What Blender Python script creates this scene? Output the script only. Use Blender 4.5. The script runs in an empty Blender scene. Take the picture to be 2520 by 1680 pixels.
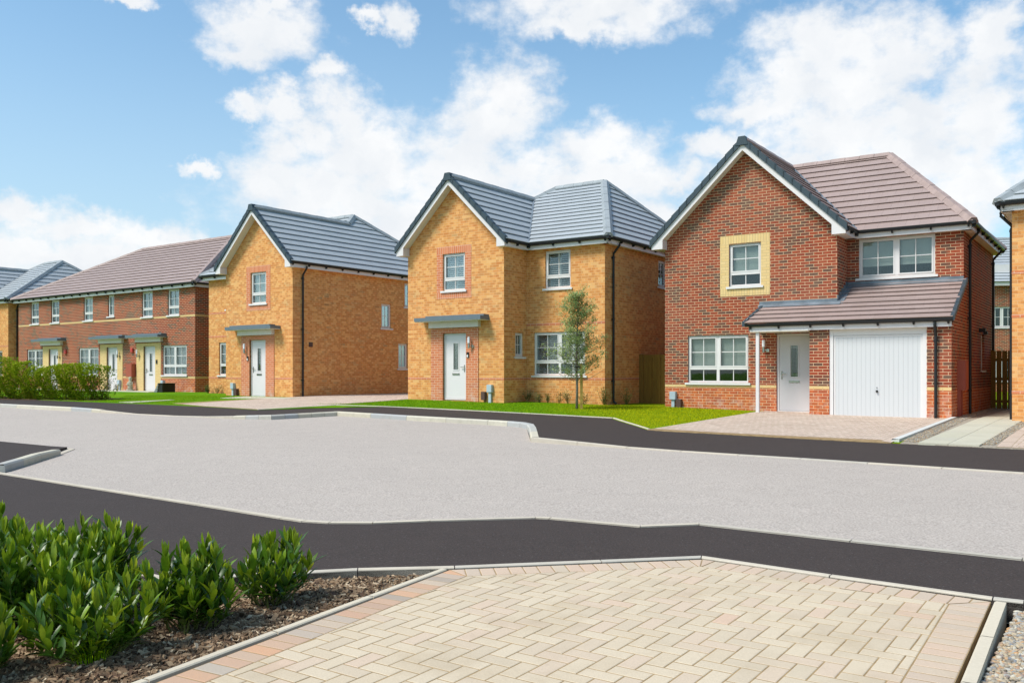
import bpy, bmesh, math, random
from mathutils import Vector, Matrix
random.seed(7)
R = math.radians
S = bpy.context.scene
COL = S.collection
# ------------------------------------------------------------ camera
YAW = R(-35.1)                      # direction of the building line
UX, UY = math.cos(YAW), math.sin(YAW)
VX, VY = -UY, UX
CAMZ = 1.4
cd = bpy.data.cameras.new('camera'); cam = bpy.data.objects.new('camera', cd); COL.objects.link(cam)
cam.location = (0, 0, CAMZ); cam.rotation_euler = (R(90), 0, 0)
cd.sensor_width = 36; cd.lens = 31.06; cd.shift_y = 0.0294; cd.clip_end = 2000; cd.clip_start = 0.05
S.camera = cam
S.view_settings.view_transform = 'Standard'; S.view_settings.look = 'None'
S.view_settings.gamma = 1.0; S.view_settings.exposure = 0.32
# ------------------------------------------------------------ sun
PHI = R(60); SEL = R(53)
dx = math.cos(PHI)*UX + math.sin(PHI)*VX; dy = math.cos(PHI)*UY + math.sin(PHI)*VY
sl = bpy.data.lights.new('sun', 'SUN'); sl.energy = 3.3; sl.angle = R(18); sl.color = (1.0, .955, .89)
so = bpy.data.objects.new('sun', sl); COL.objects.link(so)
sd = Vector((dx*math.cos(SEL), dy*math.cos(SEL), -math.sin(SEL)))
so.rotation_euler = sd.to_track_quat('-Z', 'Y').to_euler(); so.location = (0, 0, 30)
# ------------------------------------------------------------ world: sky and clouds
W = bpy.data.worlds.new('World'); S.world = W; W.use_nodes = True
nt = W.node_tree; N = nt.nodes; L = nt.links; N.clear()
def wn(t, **k):
    n = N.new(t)
    for a, b in k.items(): setattr(n, a, b)
    return n
def wm(op, a, b=None, c=None, clamp=False):
    n = N.new('ShaderNodeMath'); n.operation = op; n.use_clamp = clamp
    for i, x in enumerate((a, b, c)):
        if x is None: continue
        if isinstance(x, (int, float)): n.inputs[i].default_value = x
        else: L.new(x, n.inputs[i])
    return n.outputs[0]
tc = wn('ShaderNodeTexCoord'); sep = wn('ShaderNodeSeparateXYZ'); L.new(tc.outputs['Generated'], sep.inputs[0])
az = wm('MULTIPLY', wm('ARCTAN2', sep.outputs[0], sep.outputs[1]), 57.2958)
el = wm('MULTIPLY', wm('ARCSINE', sep.outputs[2]), 57.2958)
comb = wn('ShaderNodeCombineXYZ'); L.new(az, comb.inputs[0]); L.new(el, comb.inputs[1])
# domain warp so that no cloud keeps a smooth outline
wz = wn('ShaderNodeTexNoise'); wz.inputs['Scale'].default_value = .28; wz.inputs['Detail'].default_value = 5; L.new(comb.outputs[0], wz.inputs['Vector'])
wsub = wn('ShaderNodeVectorMath', operation='SUBTRACT'); L.new(wz.outputs['Color'], wsub.inputs[0]); wsub.inputs[1].default_value = (.5, .5, .5)
wad = wn('ShaderNodeVectorMath', operation='MULTIPLY_ADD'); L.new(wsub.outputs[0], wad.inputs[0]); wad.inputs[1].default_value = (4.2, 3.4, 0); 
wz2 = wn('ShaderNodeTexNoise'); wz2.inputs['Scale'].default_value = 1.5; wz2.inputs['Detail'].default_value = 6; wz2.inputs['Roughness'].default_value = .62; L.new(comb.outputs[0], wz2.inputs['Vector'])
ws2 = wn('ShaderNodeVectorMath', operation='SUBTRACT'); L.new(wz2.outputs['Color'], ws2.inputs[0]); ws2.inputs[1].default_value = (.5, .5, .5)
wa2 = wn('ShaderNodeVectorMath', operation='MULTIPLY_ADD'); L.new(ws2.outputs[0], wa2.inputs[0]); wa2.inputs[1].default_value = (1.7, 1.3, 0); L.new(comb.outputs[0], wa2.inputs[2]); L.new(wa2.outputs[0], wad.inputs[2])
BL = [(-3,13.5,4,3),(-9,14.5,3,2),(11,9.5,6,1.6),(24,12,6,2.5),(28,14,3,5),(-6,9.5,10,2.6),(5,9.5,9,2.8),(-12,11.5,5,2.2),(20,8.5,9,2),(-25,6.5,8,1.6),(-23.6,21.1,1.6,.4),(-15.9,20.3,3.3,1.8),(-16.9,19.1,2.8,1.1),(-15.4,21.8,2.7,.8),(-9.1,21.2,1.1,.5),(-7.1,21.3,.9,1.2),
(6.0,22.4,7.0,1.8),(4.4,21.0,4.2,.9),(-11.6,18.1,1.2,1.0),(-16.4,16.0,1.5,.7),(-14.7,16.4,1.6,1.0),(-10.9,16.0,2.0,1.9),(-13.0,14.4,3.0,1.6),
(-9.4,13.0,5.1,2.3),(-14.4,12.2,3.6,1.8),(-10.7,10.6,6.6,1.8),(-.3,17.2,2.9,2.5),(-1.6,15.6,3.4,2.4),(-2.9,12.6,5.3,2.8),
(5.9,14.2,3.8,1.7),(5.0,12.2,7.5,2.2),(2.4,10.0,6.3,1.8),(10.2,12.2,2.5,1.0),(-19.6,12.5,1.3,.5),(-29.3,9.0,2.8,1.1),(-26.2,8.3,3.2,1.0),(-22.4,7.6,5.0,1.2),(-28,6.8,6,1.2),
(19.6,19.2,4.0,2.2),(17.4,17.2,3.4,1.9),(21.1,16.8,4.6,2.8),(15.4,16.0,2.4,1.0),(24.0,18.2,2.4,2.4),(20.0,14.0,5.8,2.1),(24.3,14.6,4.0,2.2),(14.0,13.7,3.5,1.1),
(18.8,11.8,7.1,1.6),(28.3,18.9,2.2,1.6),(27.7,10.4,4.1,1.8),(25.6,9.0,4.3,1.9),(-9.4,7.2,11,1.2),(6.3,8.0,13.0,1.8),(24,6.5,7,1.2)]
acc = None
for (a, e, ra, re) in BL:
    n1 = wn('ShaderNodeVectorMath', operation='MULTIPLY_ADD'); L.new(wad.outputs[0], n1.inputs[0])
    n1.inputs[1].default_value = (1/ra, 1/re, 0); n1.inputs[2].default_value = (-a/ra, -e/re, 0)
    n2 = wn('ShaderNodeVectorMath', operation='LENGTH'); L.new(n1.outputs[0], n2.inputs[0])
    acc = n2.outputs['Value'] if acc is None else wm('SMOOTH_MIN', acc, n2.outputs['Value'], .28)
fb = wn('ShaderNodeTexNoise'); fb.inputs['Scale'].default_value = .42; fb.inputs['Detail'].default_value = 9; fb.inputs['Roughness'].default_value = .6
st_ = wn('ShaderNodeVectorMath', operation='MULTIPLY'); L.new(comb.outputs[0], st_.inputs[0]); st_.inputs[1].default_value = (1, 1.45, 1); L.new(st_.outputs[0], fb.inputs['Vector'])
front = wm('ADD', wm('SUBTRACT', 1.0, acc), wm('MULTIPLY', wm('SUBTRACT', fb.outputs['Fac'], .5), 1.9))
g1 = wn('ShaderNodeTexNoise'); g1.inputs['Scale'].default_value = 2.1; g1.inputs['Detail'].default_value = 6; g1.inputs['Distortion'].default_value = .3; L.new(tc.outputs['Generated'], g1.inputs['Vector'])
gen = wm('MULTIPLY', wm('SUBTRACT', g1.outputs['Fac'], .68), 4.0)
out1 = wn('ShaderNodeMapRange', interpolation_type='SMOOTHSTEP'); L.new(wm('ABSOLUTE', az), out1.inputs[0]); out1.inputs[1].default_value = 31; out1.inputs[2].default_value = 38
out2 = wn('ShaderNodeMapRange', interpolation_type='SMOOTHSTEP'); L.new(el, out2.inputs[0]); out2.inputs[1].default_value = 24; out2.inputs[2].default_value = 29
wout = wm('MAXIMUM', out1.outputs[0], out2.outputs[0])
dens = wm('ADD', wm('MULTIPLY', front, wm('SUBTRACT', 1.0, wout)), wm('MULTIPLY', gen, wout))
mask = wn('ShaderNodeMapRange', interpolation_type='SMOOTHSTEP'); L.new(dens, mask.inputs[0]); mask.inputs[1].default_value = -.42; mask.inputs[2].default_value = .66
mask.inputs[4].default_value = .97
# bright billows and slightly blue-grey hollows
sh = wn('ShaderNodeTexNoise'); sh.inputs['Scale'].default_value = .22; sh.inputs['Detail'].default_value = 7; L.new(wad.outputs[0], sh.inputs['Vector'])
shr = wn('ShaderNodeMapRange'); L.new(sh.outputs['Fac'], shr.inputs[0]); shr.inputs[1].default_value = .36; shr.inputs[2].default_value = .62
ccol = wn('ShaderNodeMix', data_type='RGBA'); L.new(shr.outputs[0], ccol.inputs[0]); ccol.inputs[6].default_value = (6.9, 7.15, 7.45, 1); ccol.inputs[7].default_value = (8.0, 8.05, 8.1, 1)
sky = wn('ShaderNodeTexSky', sky_type='NISHITA'); sky.sun_disc = False; sky.sun_elevation = SEL; sky.sun_rotation = math.atan2(-dx, -dy)
sky.air_density = 1.0; sky.dust_density = 1.4; sky.ozone_density = 1.4
tint = wn('ShaderNodeMix', data_type='RGBA', blend_type='MULTIPLY'); tint.inputs[0].default_value = 1; L.new(sky.outputs[0], tint.inputs[6]); tint.inputs[7].default_value = (1.2, 1.56, 1.58, 1)
hz = wn('ShaderNodeMapRange', interpolation_type='SMOOTHSTEP'); L.new(el, hz.inputs[0]); hz.inputs[1].default_value = 24; hz.inputs[2].default_value = 3; hz.inputs[3].default_value = .06; hz.inputs[4].default_value = .55
ha = wn('ShaderNodeMapRange', interpolation_type='SMOOTHSTEP'); L.new(az, ha.inputs[0]); ha.inputs[1].default_value = -12; ha.inputs[2].default_value = 42; ha.inputs[3].default_value = 1; ha.inputs[4].default_value = .15
hm = wn('ShaderNodeMix', data_type='RGBA'); L.new(wm('MULTIPLY', hz.outputs[0], ha.outputs[0]), hm.inputs[0]); L.new(tint.outputs[2], hm.inputs[6]); hm.inputs[7].default_value = (5.0, 6.1, 7.0, 1)
mx = wn('ShaderNodeMix', data_type='RGBA'); L.new(mask.outputs[0], mx.inputs[0]); L.new(hm.outputs[2], mx.inputs[6]); L.new(ccol.outputs[2], mx.inputs[7])
bg = wn('ShaderNodeBackground'); bg.inputs[1].default_value = .1; L.new(mx.outputs[2], bg.inputs[0])
wo = wn('ShaderNodeOutputWorld'); L.new(bg.outputs[0], wo.inputs[0])

# ------------------------------------------------------------ materials
def newmat(name):
    m = bpy.data.materials.new(name); m.use_nodes = True
    t = m.node_tree; b = t.nodes['Principled BSDF']
    return m, t, b
class NT:
    def __init__(s, name):
        s.m, s.t, s.b = newmat(name)
    def n(s, typ, ins=None, **k):
        n = s.t.nodes.new(typ)
        for a, b in k.items(): setattr(n, a, b)
        for a, b in (ins or {}).items():
            if hasattr(b, 'is_linked') or isinstance(b, bpy.types.NodeSocket): s.t.links.new(b, n.inputs[a])
            else: n.inputs[a].default_value = b
        return n
    def l(s, a, b): s.t.links.new(a, b)
    def mix(s, f, a, b, bt='MIX'):
        n = s.n('ShaderNodeMix', {0: f, 6: a, 7: b}, data_type='RGBA', blend_type=bt); return n.outputs[2]
    def math(s, op, a, b=0, clamp=False):
        n = s.n('ShaderNodeMath', {0: a, 1: b}, operation=op); n.use_clamp = clamp; return n.outputs[0]
    def rng(s, v, a, b, c=0, d=1, smooth=False):
        n = s.n('ShaderNodeMapRange', {0: v, 1: a, 2: b, 3: c, 4: d})
        if smooth: n.interpolation_type = 'SMOOTHSTEP'
        return n.outputs[0]
    def noise(s, vec, scale, det=3, rough=.5, dim='3D'):
        return s.n('ShaderNodeTexNoise', {'Vector': vec, 'Scale': scale, 'Detail': det, 'Roughness': rough}).outputs['Fac']
    def ramp(s, f, stops, interp='LINEAR'):
        n = s.n('ShaderNodeValToRGB', {0: f}); r = n.color_ramp; r.interpolation = interp
        while len(r.elements) < len(stops): r.elements.new(.5)
        for e, (p, c) in zip(r.elements, stops): e.position = p; e.color = (*c, 1)
        return n.outputs[0]
    def obj(s): return s.n('ShaderNodeTexCoord').outputs['Object']
    def uv(s): return s.n('ShaderNodeTexCoord').outputs['UV']
    def attr(s, nm='rnd'): return s.n('ShaderNodeAttribute', attribute_name=nm).outputs['Fac']
    def bump(s, h, st=.3, d=.01):
        n = s.n('ShaderNodeBump', {'Height': h, 'Strength': st, 'Distance': d}); s.l(n.outputs[0], s.b.inputs['Normal'])
    def out(s, col, rough=.6, spec=.4):
        if isinstance(col, bpy.types.NodeSocket): s.l(col, s.b.inputs['Base Color'])
        else: s.b.inputs['Base Color'].default_value = (*col, 1)
        if isinstance(rough, bpy.types.NodeSocket): s.l(rough, s.b.inputs['Roughness'])
        else: s.b.inputs['Roughness'].default_value = rough
        s.b.inputs['Specular IOR Level'].default_value = spec*.8
        return s.m
def plain(name, col, rough=.5, spec=.4, var=.06, scale=6, metal=0):
    a = NT(name); o = a.obj(); nz = a.noise(o, scale, 4)
    c = a.mix(a.rng(nz, .3, .7), tuple(x*(1-var) for x in col)+(1,), tuple(min(1, x*(1+var)) for x in col)+(1,))
    a.b.inputs['Metallic'].default_value = metal
    return a.out(c, rough, spec)
def brick(name, stops, mortar, dark=None, plinth=None, rot=False, offset=.5, bw=.225, rh=.075, stain=0, ms=.011, mottle=None):
    a = NT(name); uv = a.uv()
    if rot: uv = a.n('ShaderNodeMapping', {'Vector': uv, 'Rotation': (0, 0, R(90))}).outputs[0]
    # jitter coordinates slightly so courses are hand laid
    bt = a.n('ShaderNodeTexBrick', {'Vector': uv, 'Color1': (0, 0, 0, 1), 'Color2': (1, 1, 1, 1), 'Mortar': (.5, .5, .5, 1), 'Scale': 1.0,
         'Mortar Size': ms*.5, 'Mortar Smooth': .35, 'Brick Width': bw, 'Row Height': rh, 'Bias': 0.0}, offset=offset)
    val = a.n('ShaderNodeSeparateColor', {0: bt.outputs['Color']}).outputs[0]
    col = a.ramp(val, stops)
    if dark:   # darker overburnt bricks gather in loose groups
        ln = a.noise(uv, .9, 3); k = a.math('ADD', a.math('MULTIPLY', val, .62), a.math('MULTIPLY', ln, .9))
        col = a.mix(a.rng(k, *dark[0]), col, (*dark[1], 1))
    if plinth:
        z = a.n('ShaderNodeSeparateXYZ', {0: uv}).outputs[1]
        col2 = a.ramp(val, plinth)
        col = a.mix(a.math('LESS_THAN', z, .63), col, col2)
    if mottle:   # kiln marks: each brick is darker towards one end or in the middle
        b2 = a.n('ShaderNodeTexBrick', {'Vector': uv, 'Color1': (0, 0, 0, 1), 'Color2': (1, 1, 1, 1), 'Scale': 1.0, 'Mortar Size': 0.0, 'Brick Width': bw*.5, 'Row Height': rh}, offset=.5)
        v2 = a.n('ShaderNodeSeparateColor', {0: b2.outputs['Color']}).outputs[0]
        col = a.mix(a.math('MULTIPLY', a.rng(v2, .45, .62, 0, 1, True), mottle[1]), col, (*mottle[0], 1))
    fine = a.noise(uv, 60, 4, .65)
    col = a.mix(a.rng(fine, .3, .75, 0, .34), col, tuple(x*.72 for x in stops[0][1])+(1,))
    big = a.noise(uv, .55, 4)
    col = a.mix(a.rng(big, .4, .75, 0, .10), col, (.5, .36, .24, 1))
    mort = a.mix(a.rng(a.noise(uv, 9, 3), .3, .7), (*mortar, 1), tuple(x*.8 for x in mortar)+(1,))
    fc = a.mix(bt.outputs['Fac'], col, mort)
    if stain:
        z = a.n('ShaderNodeSeparateXYZ', {0: uv}).outputs[1]
        sf = a.math('MULTIPLY', a.rng(a.noise(uv, 3.2, 5, .7), .5, .72), a.rng(z, .1, .6, .75, 0))
        fc = a.mix(sf, fc, (.62, .55, .5, 1))
    h = a.math('ADD', a.math('SUBTRACT', 1, bt.outputs['Fac']), a.math('MULTIPLY', fine, .35))
    a.bump(h, .5, .006)
    return a.out(fc, .85, .25)
M = {}
M['red_brick'] = brick('red_brick', [(0, (.30, .060, .028)), (.3, (.37, .078, .033)), (.55, (.26, .050, .026)), (.8, (.38, .105, .05)), (1, (.24, .075, .044))], (.82, .59, .37), ms=.0108,
    dark=((.86, .92), (.115, .07, .05)), mottle=((.20, .045, .026), .35), plinth=[(0, (.55, .125, .04)), (.5, (.62, .17, .05)), (1, (.48, .10, .038))], stain=1)
M['yellow_brick'] = brick('yellow_brick', [(0, (.70, .30, .085)), (.25, (.82, .43, .15)), (.5, (.76, .35, .11)), (.72, (.70, .27, .08)), (.86, (.82, .46, .175)), (1, (.58, .32, .13))], (.80, .50, .25), ms=.011,
    dark=((1.10, 1.18), (.34, .22, .10)), mottle=((.50, .16, .035), .55))
M['red_trim_brick'] = brick('red_trim_brick', [(0, (.60, .185, .08)), (.5, (.66, .22, .10)), (1, (.54, .155, .072))], (.80, .62, .46), stain=.1)
M['red_soldier_brick'] = brick('red_soldier_brick', [(0, (.62, .195, .085)), (.5, (.68, .23, .10)), (1, (.58, .175, .078))], (.80, .62, .46), rot=True, offset=0)
M['cream_brick'] = brick('cream_brick', [(0, (.72, .50, .22)), (.5, (.78, .56, .27)), (1, (.74, .51, .22))], (.5, .38, .2), ms=.008)
M['cream_soldier_brick'] = brick('cream_soldier_brick', [(0, (.72, .50, .22)), (.5, (.78, .57, .27)), (1, (.75, .52, .22))], (.45, .33, .18), rot=True, offset=0, ms=.009)
def tile(name, c1, c2, bw=.33, rh=.32):
    a = NT(name); uv = a.uv()
    bt = a.n('ShaderNodeTexBrick', {'Vector': uv, 'Color1': (0, 0, 0, 1), 'Color2': (1, 1, 1, 1), 'Scale': 1.0, 'Mortar Size': .003, 'Mortar Smooth': .2,
                                    'Brick Width': bw, 'Row Height': rh}, offset=.5)
    v = a.n('ShaderNodeSeparateColor', {0: bt.outputs['Color']}).outputs[0]
    c = a.mix(a.math('MULTIPLY', v, .8), (*c1, 1), (*c2, 1))
    o = a.obj()
    c = a.mix(a.rng(a.noise(o, .8, 5), .35, .7, 0, .3), c, tuple(x*.82 for x in c1)+(1,))
    c = a.mix(a.rng(a.noise(o, 45, 3), .35, .7, 0, .25), c, tuple(x*.7 for x in c1)+(1,))
    # joints between tiles only (not along the course)
    fr = a.math('FRACT', a.math('DIVIDE', a.n('ShaderNodeSeparateXYZ', {0: uv}).outputs[1], rh))
    j = a.math('MULTIPLY', bt.outputs['Fac'], a.math('MULTIPLY', a.math('GREATER_THAN', fr, .06), a.math('LESS_THAN', fr, .94)))
    c = a.mix(a.math('MULTIPLY', j, .55), c, tuple(x*.35 for x in c1)+(1,))
    a.bump(a.noise(o, 60, 3), .15, .004)
    return a.out(c, .55, .45)
M['slate_tile'] = tile('slate_tile', (.375, .395, .41), (.42, .44, .455))
M['brown_tile'] = tile('brown_tile', (.335, .245, .22), (.38, .285, .26))
M['slate_ridge'] = plain('slate_ridge', (.30, .32, .33), .6, .3, .12, 5)
M['brown_ridge'] = plain('brown_ridge', (.34, .25, .225), .6, .3, .12, 5)
M['verge_plastic'] = plain('verge_plastic', (.045, .064, .078), .45, .4)
M['white_upvc'] = plain('white_upvc', (.71, .675, .66), .3, .45, .02)
M['white_fascia'] = plain('white_fascia', (.70, .65, .645), .4, .4, .03)
M['cream_soffit'] = plain('cream_soffit', (.74, .70, .64), .5, .3, .03)
M['black_plastic'] = plain('black_plastic', (.018, .02, .022), .35, .4)
M['lead'] = plain('lead', (.17, .20, .23), .55, .4, .25, 4, .2)
M['canopy_grp'] = plain('canopy_grp', (.13, .165, .19), .5, .4, .05)
M['steel'] = plain('steel', (.45, .43, .40), .25, .5, .05, 5, 1)
M['grey_plastic'] = plain('grey_plastic', (.42, .50, .55), .5, .4)
M['brown_plastic'] = plain('brown_plastic', (.10, .055, .045), .5, .4)
M['cabinet_red'] = plain('cabinet_red', (.36, .085, .05), .5, .4)
M['alarm_red'] = plain('alarm_red', (.5, .05, .04), .4, .4)
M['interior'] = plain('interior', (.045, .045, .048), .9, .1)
M['roller_blind'] = plain('roller_blind', (.44, .48, .46), .8, .1, .04)
M['shutter_white'] = plain('shutter_white', (.62, .65, .68), .5, .3, .03)
M['obscure'] = plain('obscure', (.34, .34, .28), .4, .4, .08)
M['lamp_opal'] = plain('lamp_opal', (.82, .82, .88), .2, .5, .02)
M['stone'] = plain('stone', (.40, .38, .29), .9, .2, .3, 12)
M['slabs_side'] = plain('slabs_side', (.3, .28, .25), .9, .2)
M['slate_dark'] = plain('slate_dark', (.17, .19, .2), .5, .4)
M['glass_dark'] = plain('glass_dark', (.07, .08, .08), .4, .4, .3, 20)
M['near_black'] = plain('near_black', (.02, .018, .016), .5, .4)
def door_mat(name, pitch, depth, vert=True):
    a = NT(name); uv = a.uv(); x = a.n('ShaderNodeSeparateXYZ', {0: uv}).outputs[0]
    fr = a.math('FRACT', a.math('DIVIDE', x, pitch)); g = a.rng(a.math('ABSOLUTE', a.math('SUBTRACT', fr, .5)), .0, .06)
    c = a.mix(g, (.44, .44, .445, 1), (.59, .59, .595, 1)); a.bump(g, .35, depth)
    return a.out(c, .32, .45)
M['garage_ribs'] = door_mat('garage_ribs', .105, .012)
M['white_door'] = plain('white_door', (.71, .655, .66), .3, .45, .01)
M['off_white_door'] = plain('off_white_door', (.58, .56, .565), .3, .45, .01)
def glass():
    m, t, b = newmat('window_glass'); t.nodes.remove(b)
    o = t.nodes['Material Output']
    tr = t.nodes.new('ShaderNodeBsdfTransparent'); tr.inputs[0].default_value = (.86, .88, .86, 1)
    gl = t.nodes.new('ShaderNodeBsdfGlossy'); gl.inputs['Roughness'].default_value = .015; gl.inputs[0].default_value = (.9, .95, 1, 1)
    fr = t.nodes.new('ShaderNodeFresnel'); fr.inputs[0].default_value = 1.6
    mr = t.nodes.new('ShaderNodeMapRange'); t.links.new(fr.outputs[0], mr.inputs[0]); mr.inputs[1].default_value = 0; mr.inputs[2].default_value = 1; mr.inputs[3].default_value = .035; mr.inputs[4].default_value = .4
    mxs = t.nodes.new('ShaderNodeMixShader'); t.links.new(mr.outputs[0], mxs.inputs[0]); t.links.new(tr.outputs[0], mxs.inputs[1]); t.links.new(gl.outputs[0], mxs.inputs[2])
    tx = t.nodes.new('ShaderNodeTexCoord'); nz = t.nodes.new('ShaderNodeTexNoise'); nz.inputs['Scale'].default_value = 1.3; t.links.new(tx.outputs['Object'], nz.inputs['Vector'])
    bp = t.nodes.new('ShaderNodeBump'); bp.inputs['Strength'].default_value = .05; bp.inputs['Distance'].default_value = .02; t.links.new(nz.outputs[0], bp.inputs['Height']); t.links.new(bp.outputs[0], gl.inputs['Normal'])
    t.links.new(mxs.outputs[0], o.inputs[0]); return m
M['glass'] = glass()
def asphalt(name, c, speck, sc=90, big=.12, bumpd=.006):
    a = NT(name); o = a.obj()
    f = a.noise(o, sc, 2, .6); f2 = a.noise(o, sc*2.7, 2, .5); b = a.noise(o, .35, 5, .6); b2 = a.noise(o, 3.5, 4, .6)
    col = a.mix(a.rng(f, .35, .68), tuple(x*.72 for x in c)+(1,), tuple(x*1.25 for x in c)+(1,))
    vor = a.n('ShaderNodeTexVoronoi', {'Vector': o, 'Scale': sc*.55}); 
    rv = a.n('ShaderNodeSeparateColor', {0: vor.outputs['Color']}).outputs[0]
    col = a.mix(a.math('MULTIPLY', a.math('GREATER_THAN', rv, .80), a.rng(vor.outputs['Distance'], .25, .1)), col, (*speck, 1))
    col = a.mix(a.rng(b, .3, .72, 0, big*2), col, tuple(x*.7 for x in c)+(1,))
    col = a.mix(a.rng(b2, .4, .75, 0, big), col, tuple(min(1, x*1.5) for x in c)+(1,))
    a.bump(a.math('ADD', f, f2), .5, bumpd)
    return a.out(col, .85, .25)
M['road'] = asphalt('road', (.44, .378, .33), (.66, .61, .56), 55, .10, .006)
M['footway'] = asphalt('footway', (.055, .042, .037), (.12, .105, .10), 60, .14, .008)
def attrmat(name, stops, rough=.8, bumpsc=70, bst=.3, blotch=None, trans=0, spec=.25, interp='LINEAR', bd=.003):
    a = NT(name); o = a.obj(); c = a.ramp(a.attr(), stops, interp)
    c = a.mix(a.rng(a.noise(o, bumpsc, 4, .6), .3, .75, 0, .35), c, tuple(x*.7 for x in stops[0][1])+(1,))
    if blotch: c = a.mix(a.rng(a.noise(o, blotch[0], 5, .65), .5, .8, 0, blotch[1]), c, (*blotch[2], 1))
    if bst: a.bump(a.noise(o, bumpsc, 3), bst, bd)
    m = a.out(c, rough, spec)
    if trans:
        tl = a.n('ShaderNodeBsdfTranslucent', {0: c}); ms = a.n('ShaderNodeMixShader', {0: trans, 1: a.b.outputs[0], 2: tl.outputs[0]})
        a.l(ms.outputs[0], a.t.nodes['Material Output'].inputs[0])
    return m
M['paver'] = attrmat('paver', [(0, (.56, .45, .32)), (.4, (.61, .50, .365)), (.7, (.54, .44, .32)), (.95, (.59, .455, .34)), (1, (.60, .42, .305))], .85, 90, .4, (1.6, .6, (.36, .27, .17)))
M['paver_border'] = attrmat('paver_border', [(0, (.52, .43, .33)), (.3, (.50, .34, .24)), (.5, (.54, .30, .19)), (.65, (.34, .29, .24)), (.8, (.60, .33, .19)), (1, (.42, .37, .31))], .85, 90, .4, (1.6, .3, (.42, .34, .26)))
M['paver_front'] = attrmat('paver_front', [(0, (.53, .43, .32)), (.35, (.57, .43, .32)), (.7, (.58, .41, .30)), (1, (.50, .41, .32))], .85, 90, .4, (1.6, .5, (.38, .29, .19)))
M['paver_pink'] = attrmat('paver_pink', [(0, (.56, .43, .34)), (.4, (.64, .50, .40)), (.8, (.50, .38, .30)), (1, (.66, .54, .44))], .85, 60, .3, (1.0, .6, (.42, .32, .24)))
M['sand'] = plain('sand', (.32, .22, .115), .95, .1, .25, 9)
M['kerb'] = attrmat('kerb', [(0, (.58, .53, .43)), (.45, (.54, .48, .37)), (.6, (.44, .44, .43)), (.8, (.37, .37, .37)), (1, (.56, .51, .40))], .9, 40, .3, (5, .45, (.3, .28, .22)))
M['flush_kerb'] = attrmat('flush_kerb', [(0, (.60, .52, .41)), (.6, (.54, .47, .38)), (1, (.47, .43, .37))], .9, 40, .2, (4, .5, (.33, .29, .23)))
M['edging'] = attrmat('edging', [(0, (.62, .535, .41)), (1, (.56, .485, .38))], .9, 50, .3, (5, .3, (.42, .36, .27)))
M['white_edging'] = attrmat('white_edging', [(0, (.64, .63, .59)), (1, (.58, .58, .55))], .8, 40, .2, (3, .4, (.45, .47, .43)))
M['path_slab'] = attrmat('path_slab', [(0, (.50, .47, .36)), (.5, (.55, .51, .40)), (1, (.48, .45, .36))], .85, 30, .2, (2.5, .4, (.38, .34, .26)))
M['gravel'] = attrmat('gravel', [(0, (.20, .17, .14)), (.2, (.42, .34, .24)), (.42, (.52, .41, .27)), (.56, (.50, .27, .12)), (.68, (.20, .22, .25)), (.82, (.60, .54, .43)), (1, (.32, .30, .26))], .75, 60, .2)
M['gravel_bed'] = plain('gravel_bed', (.33, .28, .22), .95, .2, .35, 35)
M['bark'] = attrmat('bark', [(0, (.08, .045, .03)), (.25, (.17, .105, .06)), (.5, (.32, .21, .125)), (.7, (.16, .10, .06)), (.86, (.46, .33, .20)), (1, (.66, .52, .36))], .9, 50, .3)
M['soil'] = plain('soil', (.12, .08, .055), .95, .1, .4, 30)
def lawn_tone(a, o, c1, c2, y1, y2, f):   # greener turf to the left, yellower turf towards the red house
    c = a.mix(f, (*c1, 1), (*c2, 1)); d = a.mix(f, (*y1, 1), (*y2, 1)); x = a.n('ShaderNodeSeparateXYZ', {0: o}).outputs[0]
    k = a.math('ADD', x, a.math('MULTIPLY', a.noise(o, .8, 4), 2.2)); return a.mix(a.rng(k, 1.4, 4.2, 0, 1, True), c, d)
def lawn():
    a = NT('lawn'); o = a.obj()
    c = lawn_tone(a, o, (.17, .32, .0015), (.10, .27, .0015), (.30, .33, .0015), (.22, .31, .0015), a.rng(a.noise(o, .5, 4), .3, .7))
    c = a.mix(a.rng(a.noise(o, 26, 4, .7), .35, .65, 0, .9), c, (.07, .16, .002, 1))
    a.bump(a.noise(o, 60, 3), .8, .02); return a.out(c, .9, .1)
def blade():
    a = NT('grass_blade'); o = a.obj(); c = lawn_tone(a, o, (.05, .19, .001), (.40, .55, .003), (.14, .22, .001), (.80, .72, .005), a.attr())
    m = a.out(c, .7, .15); tl = a.n('ShaderNodeBsdfTranslucent', {0: c}); ms = a.n('ShaderNodeMixShader', {0: .3, 1: a.b.outputs[0], 2: tl.outputs[0]}); a.l(ms.outputs[0], a.t.nodes['Material Output'].inputs[0]); return m
M['lawn'] = lawn()
M['grass_blade'] = blade()
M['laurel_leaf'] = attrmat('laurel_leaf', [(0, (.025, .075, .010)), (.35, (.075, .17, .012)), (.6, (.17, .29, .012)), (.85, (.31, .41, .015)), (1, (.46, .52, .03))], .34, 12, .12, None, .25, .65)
M['laurel_stem'] = plain('laurel_stem', (.14, .15, .04), .7, .2)
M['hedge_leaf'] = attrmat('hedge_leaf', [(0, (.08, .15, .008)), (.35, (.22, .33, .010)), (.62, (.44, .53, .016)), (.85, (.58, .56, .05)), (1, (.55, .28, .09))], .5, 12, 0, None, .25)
M['tree_leaf'] = attrmat('tree_leaf', [(0, (.24, .31, .12)), (.5, (.44, .54, .22)), (.85, (.58, .66, .3)), (1, (.66, .7, .36))], .6, 12, 0, None, .35)
M['shrub_leaf'] = attrmat('shrub_leaf', [(0, (.04, .08, .02)), (.6, (.11, .17, .035)), (.93, (.2, .26, .06)), (1, (.6, .5, .4))], .6, 12, 0, None, .2)
M['tree_bark'] = plain('tree_bark', (.22, .18, .14), .9, .2, .3, 25)
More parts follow.
